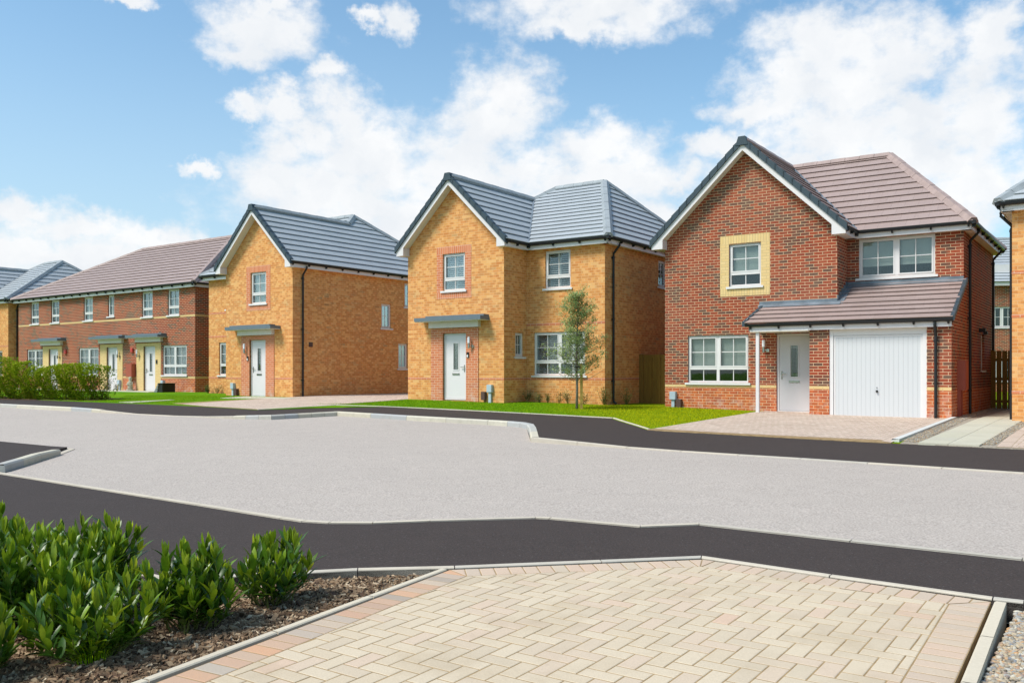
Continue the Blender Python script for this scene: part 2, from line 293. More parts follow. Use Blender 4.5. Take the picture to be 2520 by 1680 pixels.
M['stake_wood'] = plain('stake_wood', (.42, .27, .07), .8, .2, .25, 9)
M['straw'] = attrmat('straw', [(0, (.36, .22, .09)), (1, (.55, .42, .26))], .8, 20, 0)
def wood():
    a = NT('fence_wood'); uv = a.uv(); mp = a.n('ShaderNodeMapping', {'Vector': uv, 'Scale': (9, .7, 1)}).outputs[0]
    c = a.mix(a.rng(a.noise(mp, 3, 5, .6), .3, .7), (.27, .16, .03, 1), (.18, .10, .02, 1)); c = a.mix(a.rng(a.attr(), 0, 1, 0, .5), c, (.26, .15, .04, 1))
    return a.out(c, .8, .2)
M['fence_wood'] = wood()

# ------------------------------------------------------------ mesh helpers
def link(o, parent=None, label=None):
    COL.objects.link(o)
    if parent: o.parent = parent
    if label: o['label'] = label
    return o
def empty(name, label, cat, loc, rz=0, group=None):
    o = bpy.data.objects.new(name, None); o.location = loc; o.rotation_euler = (0, 0, rz); o.empty_display_size = .3
    COL.objects.link(o); o['label'] = label; o['category'] = cat
    if group: o['group'] = group
    return o
def struct(o, kind='structure', label=None, cat=None):
    o['kind'] = kind
    if label: o['label'] = label
    if cat: o['category'] = cat
    return o
class MB:
    mir = None            # width W: mirror x -> W - x at build time
    def __init__(s): s.v = []; s.f = []; s.uv = {}; s.r = {}; s.cr = None
    def face(s, pts, uv=None, r=None):
        i = len(s.v); s.v += [tuple(p) for p in pts]; s.f.append(tuple(range(i, i+len(pts))))
        k = len(s.f)-1
        if uv: s.uv[k] = uv
        if r is None: r = s.cr
        if r is not None: s.r[k] = r
    def hexa(s, p, r=None):   # 8 points: bottom 4 ccw, top 4 ccw
        i = len(s.v); s.v += [tuple(q) for q in p]
        for q in ((3, 2, 1, 0), (4, 5, 6, 7), (0, 1, 5, 4), (1, 2, 6, 5), (2, 3, 7, 6), (3, 0, 4, 7)):
            s.f.append(tuple(i+k for k in q))
            rr = s.cr if r is None else r
            if rr is not None: s.r[len(s.f)-1] = rr
    def box(s, x0, x1, y0, y1, z0, z1, r=None):
        s.hexa([(x0, y0, z0), (x1, y0, z0), (x1, y1, z0), (x0, y1, z0), (x0, y0, z1), (x1, y0, z1), (x1, y1, z1), (x0, y1, z1)], r)
    def fb(s, F, a0, a1, b0, b1, z0, z1, r=None):   # box in a wall frame
        s.hexa([F(a0, b0, z0), F(a1, b0, z0), F(a1, b1, z0), F(a0, b1, z0), F(a0, b0, z1), F(a1, b0, z1), F(a1, b1, z1), F(a0, b1, z1)], r)
    def prism(s, prof, p, q, up=(0, 0, 1), r=None, caps=True):   # profile (side, up) swept from p to q
        p = Vector(p); q = Vector(q); d = (q-p).normalized(); side = d.cross(Vector(up)).normalized(); u2 = side.cross(d)
        n = len(prof); i = len(s.v)
        for c in (p, q):
            for (a, b) in prof: s.v.append(tuple(c+side*a+u2*b))
        for k in range(n): s.f.append((i+k, i+(k+1) % n, i+n+(k+1) % n, i+n+k))
        if caps: s.f.append(tuple(i+k for k in reversed(range(n)))); s.f.append(tuple(i+n+k for k in range(n)))
    def tube(s, pts, rad, n=8):
        prev = None
        if not hasattr(rad, '__len__'): rad = [rad]*len(pts)
        rings = []
        for k, p in enumerate(pts):
            p = Vector(p); d = (Vector(pts[min(k+1, len(pts)-1)])-Vector(pts[max(k-1, 0)])).normalized()
            a = d.cross(Vector((0.31, .17, .93)));
            if a.length < .05: a = d.cross(Vector((1, 0, 0)))
            a.normalize(); b = d.cross(a); i = len(s.v)
            for j in range(n):
                t = 2*math.pi*j/n; s.v.append(tuple(p+(a*math.cos(t)+b*math.sin(t))*rad[k]))
            rings.append(i)
        for k in range(len(rings)-1):
            for j in range(n): s.f.append((rings[k]+j, rings[k]+(j+1) % n, rings[k+1]+(j+1) % n, rings[k+1]+j))
        s.f.append(tuple(rings[0]+j for j in reversed(range(n)))); s.f.append(tuple(rings[-1]+j for j in range(n)))
    def lathe(s, prof, c, n=16):
        i = len(s.v)
        for (rr, z) in prof:
            for j in range(n):
                t = 2*math.pi*j/n; s.v.append((c[0]+rr*math.cos(t), c[1]+rr*math.sin(t), c[2]+z))
        for k in range(len(prof)-1):
            for j in range(n): s.f.append((i+k*n+j, i+k*n+(j+1) % n, i+(k+1)*n+(j+1) % n, i+(k+1)*n+j))
        s.f.append(tuple(i+j for j in reversed(range(n)))); s.f.append(tuple(i+(len(prof)-1)*n+j for j in range(n)))
    def build(s, name, mat, parent=None, label=None, smooth=False, uvs=True, bevel=0):
        v = s.v; f = s.f
        if MB.mir is not None and parent is not None:
            w = MB.mir; v = [(w-x, y, z) for (x, y, z) in v]; f = [tuple(reversed(q)) for q in f]
        me = bpy.data.meshes.new(name); me.from_pydata(v, [], f)
        if uvs:
            ul = me.uv_layers.new(name='UVMap').data
            for k, p in enumerate(me.polygons):
                cu = s.uv.get(k)
                if cu:
                    if MB.mir is not None and parent is not None: cu = list(reversed(cu))
                    for j, li in enumerate(p.loop_indices): ul[li].uv = cu[j]
                else:
                    n = p.normal; ax, ay, azz = abs(n.x), abs(n.y), abs(n.z)
                    for li in p.loop_indices:
                        q = v[me.loops[li].vertex_index]
                        ul[li].uv = (q[0], q[1]) if azz > .8 else ((q[1], q[2]) if ax > ay else (q[0], q[2]))
        if s.r:
            at = me.attributes.new('rnd', 'FLOAT', 'FACE')
            at.data.foreach_set('value', [s.r.get(k, .5) for k in range(len(f))])
        if smooth: me.polygons.foreach_set('use_smooth', [True]*len(me.polygons))
        me.materials.append(M[mat]); o = bpy.data.objects.new(name, me); link(o, parent, label)
        if bevel:
            b = o.modifiers.new('bevel', 'BEVEL'); b.width = bevel; b.segments = 2; b.limit_method = 'ANGLE'
        return o
def frame(P0, ax, inn):
    return lambda a, b, z: (P0[0]+ax[0]*a+inn[0]*b, P0[1]+ax[1]*a+inn[1]*b, z)

# ------------------------------------------------------------ terrain
def sm(x): x = max(0, min(1, x)); return x*x*(3-2*x)
RAISE = [[(-40, 45.4, 1), (-15.96, 27.54, 1), (-12.0, 24.6, 1), (-11.25, 24.05, 0)],
         [(-6.65, 20.93, 0), (-5.61, 20.6, 1), (-4.29, 21.66, 1), (-2.42, 20.24, 1), (.12, 18.46, 1), (.33, 17.9, 1), (.33, 16.0, 1), (.33, 15.36, .1)],
         [(-7.02, 13.75, 0), (-6.93, 13.0, 1), (-6.68, 11.80, 1), (-12, 15.6, 1)]]
def raise_amt(X, Y, sets=(0, 1)):
    best = 0
    for si in sets:
        pts = RAISE[si]
        for (a, b) in zip(pts, pts[1:]):
            ex, ey = b[0]-a[0], b[1]-a[1]; l2 = ex*ex+ey*ey
            t = max(0, min(1, ((X-a[0])*ex+(Y-a[1])*ey)/l2)); d = math.hypot(X-a[0]-ex*t, Y-a[1]-ey*t)
            best = max(best, (a[2]+(b[2]-a[2])*t)*max(0, 1-max(0, d-.15)/2.4))
    return .085*best
def g(X, Y):
    s = X*UX+Y*UY; t = X*VX+Y*VY
    z = -1.46+.0165*max(-5, min(t, 22)) + .21*sm((-s-4)/16)*max(0, min(1, t/22))
    return z+CAMZ
def gr(X, Y): return g(X, Y)+raise_amt(X, Y)
def sheet(name, poly, off, mat, hfun=g, step=.8, skirt=.15, parent=None, cuts=True):
    bm = bmesh.new(); vs = [bm.verts.new((x, y, 0)) for (x, y) in poly]; f = bm.faces.new(vs)
    bmesh.ops.triangulate(bm, faces=[f])
    if cuts:
        for (nx, ny) in ((UX, UY), (VX, VY)):
            pr = [x*nx+y*ny for (x, y) in poly]; a = math.floor(max(min(pr), -60)/step)*step
            while a < min(max(pr), 60):
                a += step
                bmesh.ops.bisect_plane(bm, geom=bm.verts[:]+bm.edges[:]+bm.faces[:], plane_co=(nx*a, ny*a, 0), plane_no=(nx, ny, 0))
    for v in bm.verts: v.co.z = hfun(v.co.x, v.co.y)+off
    bmesh.ops.recalc_face_normals(bm, faces=bm.faces)
    if bm.faces and sum(q.normal.z for q in bm.faces) < 0: bmesh.ops.reverse_faces(bm, faces=bm.faces)
    if skirt:
        be = [e for e in bm.edges if e.is_boundary]
        r = bmesh.ops.extrude_edge_only(bm, edges=be)
        for v in [q for q in r['geom'] if isinstance(q, bmesh.types.BMVert)]: v.co.z -= skirt
    me = bpy.data.meshes.new(name); bm.to_mesh(me); bm.free(); me.materials.append(M[mat])
    o = bpy.data.objects.new(name, me); link(o, parent); return o

far_kerb = [(-40, 45.4), (-15.96, 27.54), (-11.56, 24.28), (-11.18, 24.0), (-8.54, 22.1), (-7.49, 21.42), (-6.61, 20.92), (-5.61, 20.6), (-4.29, 21.66),
            (-2.42, 20.24), (-.52, 18.95), (-.1, 18.62), (.16, 18.35), (.3, 17.95), (.33, 15.36), (2.61, 13.7), (4.1, 12.58), (6.26, 10.8), (22, -.9)]
near_kerb = [(22, -8.2), (3.66, 6.32), (2.7, 7.0), (1.65, 7.78), (1.12, 7.7), (.37, 8.12), (.22, 8.16), (-.75, 8.06), (-1.25, 7.98), (-1.63, 8.0), (-1.87, 8.08), (-2.1, 8.24), (-3.16, 9.04), (-6.68, 11.62)]
isl = [(-6.68, 11.62), (-6.95, 13.38), (-7.22, 14.56), (-9.22, 15.9), (-40, 38.5)]
def offset_line(pts, d):
    out = []
    for i, p in enumerate(pts):
        a = pts[max(i-1, 0)]; b = pts[min(i+1, len(pts)-1)]
        def nrm(p, q):
            l = math.hypot(q[0]-p[0], q[1]-p[1]) or 1; return (-(q[1]-p[1])/l, (q[0]-p[0])/l)
        n1 = nrm(a, p) if i > 0 else nrm(p, b); n2 = nrm(p, b) if i < len(pts)-1 else n1
        m = (n1[0]+n2[0], n1[1]+n2[1]); k = max(.35, (1+n1[0]*n2[0]+n1[1]*n2[1])/2); m = (m[0]/2/k, m[1]/2/k)
        out.append((p[0]+m[0]*d, p[1]+m[1]*d))
    return out
# base ground: one sheet to the horizon
gb = sheet('ground', [(-700, -500), (700, -500), (700, 900), (-700, 900)], -.26, 'lawn', g, 4, 0)
struct(gb)
rd = sheet('road', far_kerb+near_kerb+isl[1:], 0, 'road', g, 1.0, .2); struct(rd)
def kerb_line(name, pts, width, h, mat, hfun, seg=.9, depth=.15, top_extra=None):
    mb = MB(); inn = pts; outl = offset_line(pts, width)
    carry = 0
    for i in range(len(pts)-1):
        a, b = Vector(inn[i]), Vector(inn[i+1]); c, d = Vector(outl[i]), Vector(outl[i+1])
        ln = (b-a).length; n = max(1, round(ln/seg)) if ln > seg*.6 else 1
        for k in range(n):
            t0, t1 = k/n, (k+1)/n; gp = .004/ln
            p = [a.lerp(b, t0+gp), a.lerp(b, t1-gp), c.lerp(d, t1-gp), c.lerp(d, t0+gp)]
            hh = []
            for q in p:
                hh.append(hfun(q.x, q.y)+h)
            rr = random.random()
            bz = [hfun(q.x, q.y)-depth for q in p]
            # chamfered road-side top edge
            mid0 = p[0].lerp(p[3], .16); mid1 = p[1].lerp(p[2], .16); lo = .02 if width > .1 else .004
            mb.hexa([(p[0].x, p[0].y, bz[0]), (p[1].x, p[1].y, bz[1]), (p[2].x, p[2].y, bz[2]), (p[3].x, p[3].y, bz[3]),
                     (p[0].x, p[0].y, hh[0]-lo), (p[1].x, p[1].y, hh[1]-lo), (p[2].x, p[2].y, hh[2]-.001), (p[3].x, p[3].y, hh[3]-.001)], rr)
            mb.face([(p[0].x, p[0].y, hh[0]-lo), (p[1].x, p[1].y, hh[1]-lo), (mid1.x, mid1.y, hh[1]+.002), (mid0.x, mid0.y, hh[0]+.002)], None, rr)
            mb.face([(mid0.x, mid0.y, hh[0]+.002), (mid1.x, mid1.y, hh[1]+.002), (p[2].x, p[2].y, hh[2]+.002), (p[3].x, p[3].y, hh[3]+.002)], None, rr)
    o = mb.build(name, mat); return struct(o)
def sub(pts, n):   # subdivide long runs so tapers work
    out = [pts[0]]
    for a, b in zip(pts, pts[1:]):
        l = math.hypot(b[0]-a[0], b[1]-a[1]); k = max(1, int(l/n))
        for j in range(1, k+1): out.append((a[0]+(b[0]-a[0])*j/k, a[1]+(b[1]-a[1])*j/k))
    return out
# all far kerbs: raised where the pavement is raised, flush elsewhere
kerb_line('kerb', sub([(-40, 45.4), (-15.96, 27.54), (-11.56, 24.28), (-11.18, 24.0)], .92), .135, .018, 'kerb', gr, 2)
kerb_line('flush_kerb', [(-11.18, 24.0), (-8.54, 22.1), (-7.49, 21.42), (-6.61, 20.92)], .10, .012, 'flush_kerb', gr)
kerb_line('kerb', sub([(-6.61, 20.92), (-5.61, 20.6), (-4.29, 21.66)], .3)+sub([(-4.29, 21.66), (-2.42, 20.24), (-.52, 18.95)], .92)[1:]+[(-.1, 18.62), (.16, 18.35), (.3, 17.95), (.33, 17.2), (.33, 16.3), (.33, 15.36)], .135, .018, 'kerb', gr, 2)
kerb_line('flush_kerb', [(.33, 15.36), (2.61, 13.7), (4.1, 12.58), (6.26, 10.8), (22, -.9)], .09, .014, 'flush_kerb', gr)
kerb_line('flush_kerb', near_kerb+[(-12.4, 15.85)], .085, .012, 'flush_kerb', g)
gi = lambda X, Y: g(X, Y)+raise_amt(X, Y, (2,))
kerb_line('kerb', sub([(-12, 15.6), (-6.74, 11.78)], .92)[0:]+[(-6.93, 13.0), (-7.02, 13.75)], .12, .018, 'kerb', gi, 2) if False else None
kerb_line('kerb', [(-6.74, 11.74), (-6.82, 12.35), (-6.93, 13.0), (-7.02, 13.75)], .13, .022, 'kerb', gi, 2)
kerb_line('flush_kerb', [(-7.02, 13.75), (-7.20, 14.56), (-9.22, 15.9), (-40, 38.5)], .10, .012, 'flush_kerb', g)
# footways
far_back = [(22, 3.1), (7.87, 13.58), (6.3, 14.7), (3.79, 16.76), (2.69, 17.58), (2.33, 20.6), (1.0, 21.6), (-3.65, 24.8), (-5.1, 25.6), (-6.9, 24.0), (-9.1, 26.0), (-10.4, 27.0), (-19.6, 33.7), (-45, 52.2)]
ff = sheet('footway', [(a, b) for a, b in offset_line(far_kerb, .11)]+far_back, .010, 'footway', gr, .5, .12); struct(ff)
near_back = [(-13.5, 14.2), (-4.18, 7.22), (-2.36, 5.92), (-1.95, 5.96), (-1.07, 6.12), (-.4, 6.16), (.64, 6.3), (1.37, 6.4), (2.09, 5.82), (2.85, 5.24), (2.99, 5.16), (20, -8.0)]
nf = sheet('footway', offset_line(near_kerb, .095)+[(-12.4, 15.75)]+near_back, .006, 'footway', g, 1.0, .12); struct(nf)
il = sheet('footway', [(-6.87, 11.84), (-6.96, 12.4), (-7.06, 13.02), (-7.15, 13.75), (-7.30, 14.5), (-9.25, 15.77), (-40, 38.3), (-40, 35), (-12.4, 15.95)], .010, 'footway', gi, .4, .12); struct(il)
kerb_line('edging', list(reversed(near_back))[::-1], .05, .016, 'flush_kerb', g, .9, .12)
# lawns behind the far footway (one sheet; houses, drives and paths stand on it)
ln = sheet('lawn', list(reversed(far_back))+[(60, -25), (90, 60), (20, 120), (-120, 120), (-120, 107)], .016, 'lawn', lambda X, Y: gr(X, Y), 1.0, .15); struct(ln)
kerb_line('edging', list(reversed(far_back))[4:9], .05, .03, 'flush_kerb', gr, .9, .1)
kerb_line('edging', [(1.0, 21.62), (2.35, 20.62), (2.71, 17.6)], .05, .03, 'flush_kerb', gr, .9, .1)

# ------------------------------------------------------------ block paving
def clip(poly, n, c):     # keep n.p <= c
    out = []
    for i in range(len(poly)):
        p, q = poly[i], poly[(i+1) % len(poly)]; dp = n[0]*p[0]+n[1]*p[1]-c; dq = n[0]*q[0]+n[1]*q[1]-c
        if dp <= 0: out.append(p)
        if dp*dq < 0: t = dp/(dp-dq); out.append((p[0]+(q[0]-p[0])*t, p[1]+(q[1]-p[1])*t))
    return out
def area(p): return abs(sum(p[i][0]*p[(i+1) % len(p)][1]-p[(i+1) % len(p)][0]*p[i][1] for i in range(len(p))))/2
def shrink(poly, d):
    c = (sum(p[0] for p in poly)/len(poly), sum(p[1] for p in poly)/len(poly)); out = []
    n = len(poly); hs = []
    for i in range(n):
        p, q = poly[i], poly[(i+1) % n]; l = math.hypot(q[0]-p[0], q[1]-p[1])
        if l < 1e-5: continue
        nn = ((q[1]-p[1])/l, -(q[0]-p[0])/l)
        if nn[0]*(c[0]-p[0])+nn[1]*(c[1]-p[1]) > 0: nn = (-nn[0], -nn[1])
        hs.append((nn, nn[0]*p[0]+nn[1]*p[1]-d))
    out = poly
    for nn, cc in hs:
        out = clip(out, nn, cc)
        if len(out) < 3: return None
    return out
def halfs(poly, d=0):
    c = (sum(p[0] for p in poly)/len(poly), sum(p[1] for p in poly)/len(poly)); hs = []
    for i in range(len(poly)):
        p, q = poly[i], poly[(i+1) % len(poly)]; l = math.hypot(q[0]-p[0], q[1]-p[1])
        nn = ((q[1]-p[1])/l, -(q[0]-p[0])/l)
        if nn[0]*(c[0]-p[0])+nn[1]*(c[1]-p[1]) > 0: nn = (-nn[0], -nn[1])
        hs.append((nn, nn[0]*p[0]+nn[1]*p[1]-d, p, q))
    return hs
def put_block(mb, poly, h, hfun, fine, rr):
    a = shrink(poly, .0040)
    if not a or area(a) < .0002: return
    if fine:
        b = shrink(a, .0045)
        if not b or len(b) != len(a): b = None
        dz = random.uniform(-.0004, .0004); ca = sum(p[0] for p in a)/len(a); cb = sum(p[1] for p in a)/len(a); z0 = hfun(ca, cb)+h+dz; tx, ty = random.uniform(-.004, .004), random.uniform(-.004, .004)
        Z = lambda p: z0+(p[0]-ca)*tx+(p[1]-cb)*ty+(hfun(p[0], p[1])-hfun(ca, cb))
        if b:
            n = len(a)
            mb.face([(p[0], p[1], Z(p)) for p in b], None, rr)
            for i in range(n):
                j = (i+1) % n
                mb.face([(a[i][0], a[i][1], Z(a[i])-.0016), (a[j][0], a[j][1], Z(a[j])-.0016), (b[j][0], b[j][1], Z(b[j])), (b[i][0], b[i][1], Z(b[i]))], None, rr)
                mb.face([(a[i][0], a[i][1], Z(a[i])-.02), (a[j][0], a[j][1], Z(a[j])-.02), (a[j][0], a[j][1], Z(a[j])-.0016), (a[i][0], a[i][1], Z(a[i])-.0016)], None, rr)
            return
    mb.face([(p[0], p[1], hfun(p[0], p[1])+h) for p in a], None, rr)
def paving(name, poly, mat, bmat, h, hfun, fine, border=.2, borders=None, skip=None):
    hs = halfs(poly); n = len(poly); borders = range(n) if borders is None else borders
    inner = [(nn, cc-(border if i in borders else 0)) for i, (nn, cc, p, q) in enumerate(hs)]
    mb = MB(); base = poly
    ss = [p[0]*UX+p[1]*UY for p in poly]; tt = [p[0]*VX+p[1]*VY for p in poly]
    B = .1; i0, i1 = int(min(ss)/B)-3, int(max(ss)/B)+3; j0, j1 = int(min(tt)/B)-3, int(max(tt)/B)+3
    for i in range(i0, i1):
        for j in range(j0, j1):
            k = (i-j) % 4
            if k == 0: r = (i*B, j*B, (i+2)*B, (j+1)*B)
            elif k == 3: r = (i*B, (j)*B, (i+1)*B, (j+2)*B)
            else: continue
            if k == 3:
                pass
            q = [(a*UX+b*VX, a*UY+b*VY) for a, b in ((r[0], r[1]), (r[2], r[1]), (r[2], r[3]), (r[0], r[3]))]
            for nn, cc in inner:
                q = clip(q, nn, cc)
                if len(q) < 3: break
            if len(q) < 3: continue
            put_block(mb, q, h, hfun, fine, random.random())
    main = mb.build(name, mat)
    struct(main)
    if border:
        mb2 = MB(); mb3 = MB(); keep = mb2
        for i in borders:
            mb2 = keep if (bmat != 'paver_border' or i == n-1) else mb3
            nn, cc, p, q = hs[i]; l = math.hypot(q[0]-p[0], q[1]-p[1]); tx, ty = (q[0]-p[0])/l, (q[1]-p[1])/l; k = 0
            num = max(1, round(l/.1)); w = l/num
            # mitre with neighbours that are borders too
            lim = []
            for m in ((i-1) % n, (i+1) % n):
                if m in borders:
                    n2 = hs[m][0]; c2 = hs[m][1]; d = (nn[0]-n2[0], nn[1]-n2[1]); lim.append(((-d[0], -d[1]), c2-cc))
                else: lim.append((hs[m][0], hs[m][1]))
            for k in range(num):
                a = (p[0]+tx*w*k, p[1]+ty*w*k); b = (p[0]+tx*w*(k+1), p[1]+ty*w*(k+1))
                q2 = [a, b, (b[0]-nn[0]*border, b[1]-nn[1]*border), (a[0]-nn[0]*border, a[1]-nn[1]*border)]
                for n3, c3 in lim:
                    q2 = clip(q2, n3, c3)
                    if len(q2) < 3: break
                if len(q2) >= 3: put_block(mb2, q2, h, hfun, fine, random.random())
        struct(keep.build(name+'_border', bmat))
        if mb3.f: struct(mb3.build(name+'_border', 'paver_front'))
    struct(sheet(name+'_joint_sand', poly, h-.0024 if fine else h-.003, 'sand', hfun, .5 if not fine else .8, .1))
# ------------------------------------------------------------ drives, paths, beds
near_drive = [(-.43, 6.12), (1.37, 6.36), (2.82, 5.20), (.45, 1.65), (-2.95, 1.65)]
paving('driveway', near_drive, 'paver', 'paver_border', .012, g, True, .2, [0, 1, 2, 4])
def drop(d): return lambda X, Y: g(X, Y)-d
kerb_line('edging', [(-3.0, 1.65), (-1.66, 4.04), (-.45, 6.14)], .045, .010, 'edging', g, .9, .12)
kerb_line('edging', [(2.84, 5.20), (1.99, 3.92), (.47, 1.65)][::-1][::-1], .062, .014, 'edging', g, .62, .12)
bed = [(-13.5, 14.1), (-4.18, 7.17), (-2.36, 5.88), (-1.95, 5.91), (-1.07, 6.08), (-.48, 6.10), (-1.72, 4.04), (-3.1, 1.65), (-12, 1.65)]
struct(sheet('soil', bed, -.055, 'soil', g, .5, .1))
gbed = [(2.93, 5.13), (20, -7.9), (20, -12), (.56, 1.65), (2.07, 3.92)]
struct(sheet('gravel_bed', gbed, -.045, 'gravel_bed', g, .6, .1))
def inpoly(x, y, p):
    c = False
    for i in range(len(p)):
        a, b = p[i], p[i-1]
        if (a[1] > y) != (b[1] > y) and x < (b[0]-a[0])*(y-a[1])/(b[1]-a[1])+a[0]: c = not c
    return c
def rot3(yaw, pitch, roll): return Matrix.Rotation(yaw, 3, 'Z') @ Matrix.Rotation(pitch, 3, 'Y') @ Matrix.Rotation(roll, 3, 'X')
def chips():
    mb = MB(); n = 0
    while n < 40000:
        x = random.uniform(-3.9, -.4); y = random.uniform(3.6, 7.2)
        if not inpoly(x, y, bed) or x/y < -.64: continue
        n += 1; l = random.choice((.008, .011, .015, .020, .030))*random.uniform(.7, 1.3); w = l*random.uniform(.18, .5); th = random.uniform(.002, .006)
        m = rot3(random.uniform(0, 6.3), random.gauss(0, .35), random.gauss(0, .35)); z = g(x, y)-.05+random.uniform(0, .028)+.012*math.sin(x*7)*math.cos(y*5)
        q = [m @ Vector(c)+Vector((x, y, z)) for c in ((-l, -w*.6, -th), (l*.8, -w, -th), (l, w*.7, -th), (-l*.9, w, -th), (-l, -w*.6, th), (l*.8, -w, th), (l, w*.7, th), (-l*.9, w, th))]
        i = len(mb.v); mb.v += [tuple(k) for k in q]; r = random.random()
        for f in ((4, 5, 6, 7), (0, 1, 5, 4), (1, 2, 6, 5), (2, 3, 7, 6), (3, 0, 4, 7)): mb.f.append(tuple(i+k for k in f)); mb.r[len(mb.f)-1] = r
    struct(mb.build('bark_mulch', 'bark', uvs=False), 'stuff', 'loose brown bark mulch covering the planting bed under the laurels', 'mulch')
chips()
ICO = None
def pebbles(name, poly, n, smin, smax, off, xr, label, hfun=g, mat='gravel', lim=None):
    bm = bmesh.new(); bmesh.ops.create_icosphere(bm, subdivisions=2 if smax > .01 and lim else 1, radius=1); V = [v.co.copy() for v in bm.verts]; F = [tuple(v.index for v in f.verts) for f in bm.faces]; bm.free()
    mb = MB(); k = 0
    while k < n:
        x = random.uniform(xr[0], xr[1]); y = random.uniform(xr[2], xr[3])
        if not inpoly(x, y, poly) or (lim and x/y > lim): continue
        k += 1; s = random.uniform(smin, smax); m = rot3(random.uniform(0, 6.3), random.gauss(0, .3), random.gauss(0, .3)); sx, sy, sz = s*random.uniform(.8, 1.5), s*random.uniform(.7, 1), s*random.uniform(.45, .7)
        z = hfun(x, y)+off+random.uniform(0, .012); i = len(mb.v); r = random.random()
        for v in V: w = m @ Vector((v.x*sx, v.y*sy, v.z*sz)); mb.v.append((x+w.x, y+w.y, z+w.z))
        for f in F: mb.f.append(tuple(i+q for q in f)); mb.r[len(mb.f)-1] = r
    struct(mb.build(name, mat, uvs=False, smooth=True), 'stuff', label, 'gravel')
pebbles('gravel', gbed, 5200, .007, .017, -.035, (1.2, 4.2, 3.4, 5.4), 'loose rounded multicoloured gravel beside the near driveway', lim=.64)
# drive and side path by the red house
pav = lambda X, Y: gr(X, Y)
paving('driveway', [(2.68, 17.52), (3.765, 16.735), (6.29, 14.66), (10.2, 20.5), (7.4, 24.4)], 'paver_pink', 'paver_pink', .028, gr, False, .2, [0, 1, 2])
kerb_line('edging', [(10.02, 20.2), (6.39, 14.90)], .13, .065, 'white_edging', gr, .9, .3)
struct(sheet('gravel_bed', [(6.42, 14.60), (8.2, 13.2), (16.6, 25.2), (14.2, 26.8), (10.1, 20.3)], .0225, 'gravel_bed', gr, .6, .05))
def slabs(name, p0, du, dv, nu, nv, w, l, h, mat):
    mb = MB()
    for i in range(nu):
        for j in range(nv):
            q = [(p0[0]+du[0]*a+dv[0]*b, p0[1]+du[1]*a+dv[1]*b) for a, b in ((i*w+.004, j*l+.004), ((i+1)*w-.004, j*l+.004), ((i+1)*w-.004, (j+1)*l-.004), (i*w+.004, (j+1)*l-.004))]
            r = random.random(); b_ = [(x, y, gr(x, y)+h) for x, y in q]; mb.hexa([(x, y, z-.05) for x, y, z in b_]+b_, r)
    return struct(mb.build(name, mat))
slabs('path', (6.62, 14.42), (UX, UY), (VX*1.0+.004, VY), 2, 23, .45, .6, .045, 'path_slab')
ph = [(6.5, 14.7), (6.7, 14.56), (14.1, 25.6), (13.9, 25.8), (10.1, 20.2)]
pebbles('gravel', [(6.52, 14.78), (6.74, 14.60), (13.9, 25.4), (13.75, 25.7), (10.0, 20.1)], 5200, .006, .013, .030, (6, 14, 14, 26), 'loose pale gravel strip between the white edging and the side path', gr)
pebbles('gravel', [(7.52, 14.2), (7.68, 14.06), (10.9, 18.6), (10.7, 18.85)], 2600, .006, .013, .030, (7, 11, 13.8, 19), 'loose pale gravel strip between the side path and the far right driveway', gr)
paving('driveway', [(7.58, 13.83), (11.0, 11.2), (14.2, 16.0), (10.86, 18.72)], 'paver_pink', 'paver_pink', .030, gr, False, .2, [0, 3])
# drive between the two yellow houses
paving('driveway', [(-10.75, 28.0), (-9.1, 26.05), (-6.92, 24.05), (-5.15, 25.72), (-3.5, 28.1), (1.4, 35.0), (-2.9, 38.0), (-7.6, 31.2)][:], 'paver_pink', 'paver_pink', .028, gr, False, 0, [])
struct(sheet('path', [(-9.6, 31.9), (-7.2, 30.1), (-7.6, 29.6), (-10.2, 30.9)], .034, 'path_slab', gr, 1, .05))

# ------------------------------------------------------------ house parts
F0 = lambda P0, ax, inn: frame(P0, ax, inn)
def wall_panel(mb, F, a0, a1, z0, z1, ops=(), rev=.1, top=None):
    xs = sorted({a0, a1, *[o[0] for o in ops], *[o[1] for o in ops]}); zs = sorted({z0, z1, *[o[2] for o in ops], *[o[3] for o in ops]})
    for i in range(len(xs)-1):
        for j in range(len(zs)-1):
            cx, cz = (xs[i]+xs[i+1])/2, (zs[j]+zs[j+1])/2
            if any(o[0] < cx < o[1] and o[2] < cz < o[3] for o in ops): continue
            uv = [(a, z) for a, z in ((xs[i], zs[j]), (xs[i+1], zs[j]), (xs[i+1], zs[j+1]), (xs[i], zs[j+1]))]
            mb.face([F(a, 0, z) for a, z in uv], uv)
    for (p, q, r, s) in ops:
        for (A, B_) in (((p, r), (p, s)), ((q, s), (q, r)), ((p, s), (q, s)), ((q, r), (p, r))):
            uv = [(A[0]+.02, A[1]), (B_[0]+.02, B_[1]), (B_[0]+.02+rev, B_[1]), (A[0]+.02+rev, A[1])] if A[0] == B_[0] else [(A[0], A[1]), (B_[0], B_[1]), (B_[0], B_[1]+rev), (A[0], A[1]+rev)]
            mb.face([F(A[0], 0, A[1]), F(B_[0], 0, B_[1]), F(B_[0], rev, B_[1]), F(A[0], rev, A[1])], uv)
    if top: mb.face([F(a, 0, z) for a, z in top], [(a, z) for a, z in top])
def clip3(poly, n, c):
    out = []
    for i in range(len(poly)):
        p, q = poly[i], poly[(i+1) % len(poly)]; dp = n.dot(p)-c; dq = n.dot(q)-c
        if dp <= 0: out.append(p)
        if dp*dq < 0: out.append(p+(q-p)*(dp/(dp-dq)))
    return out
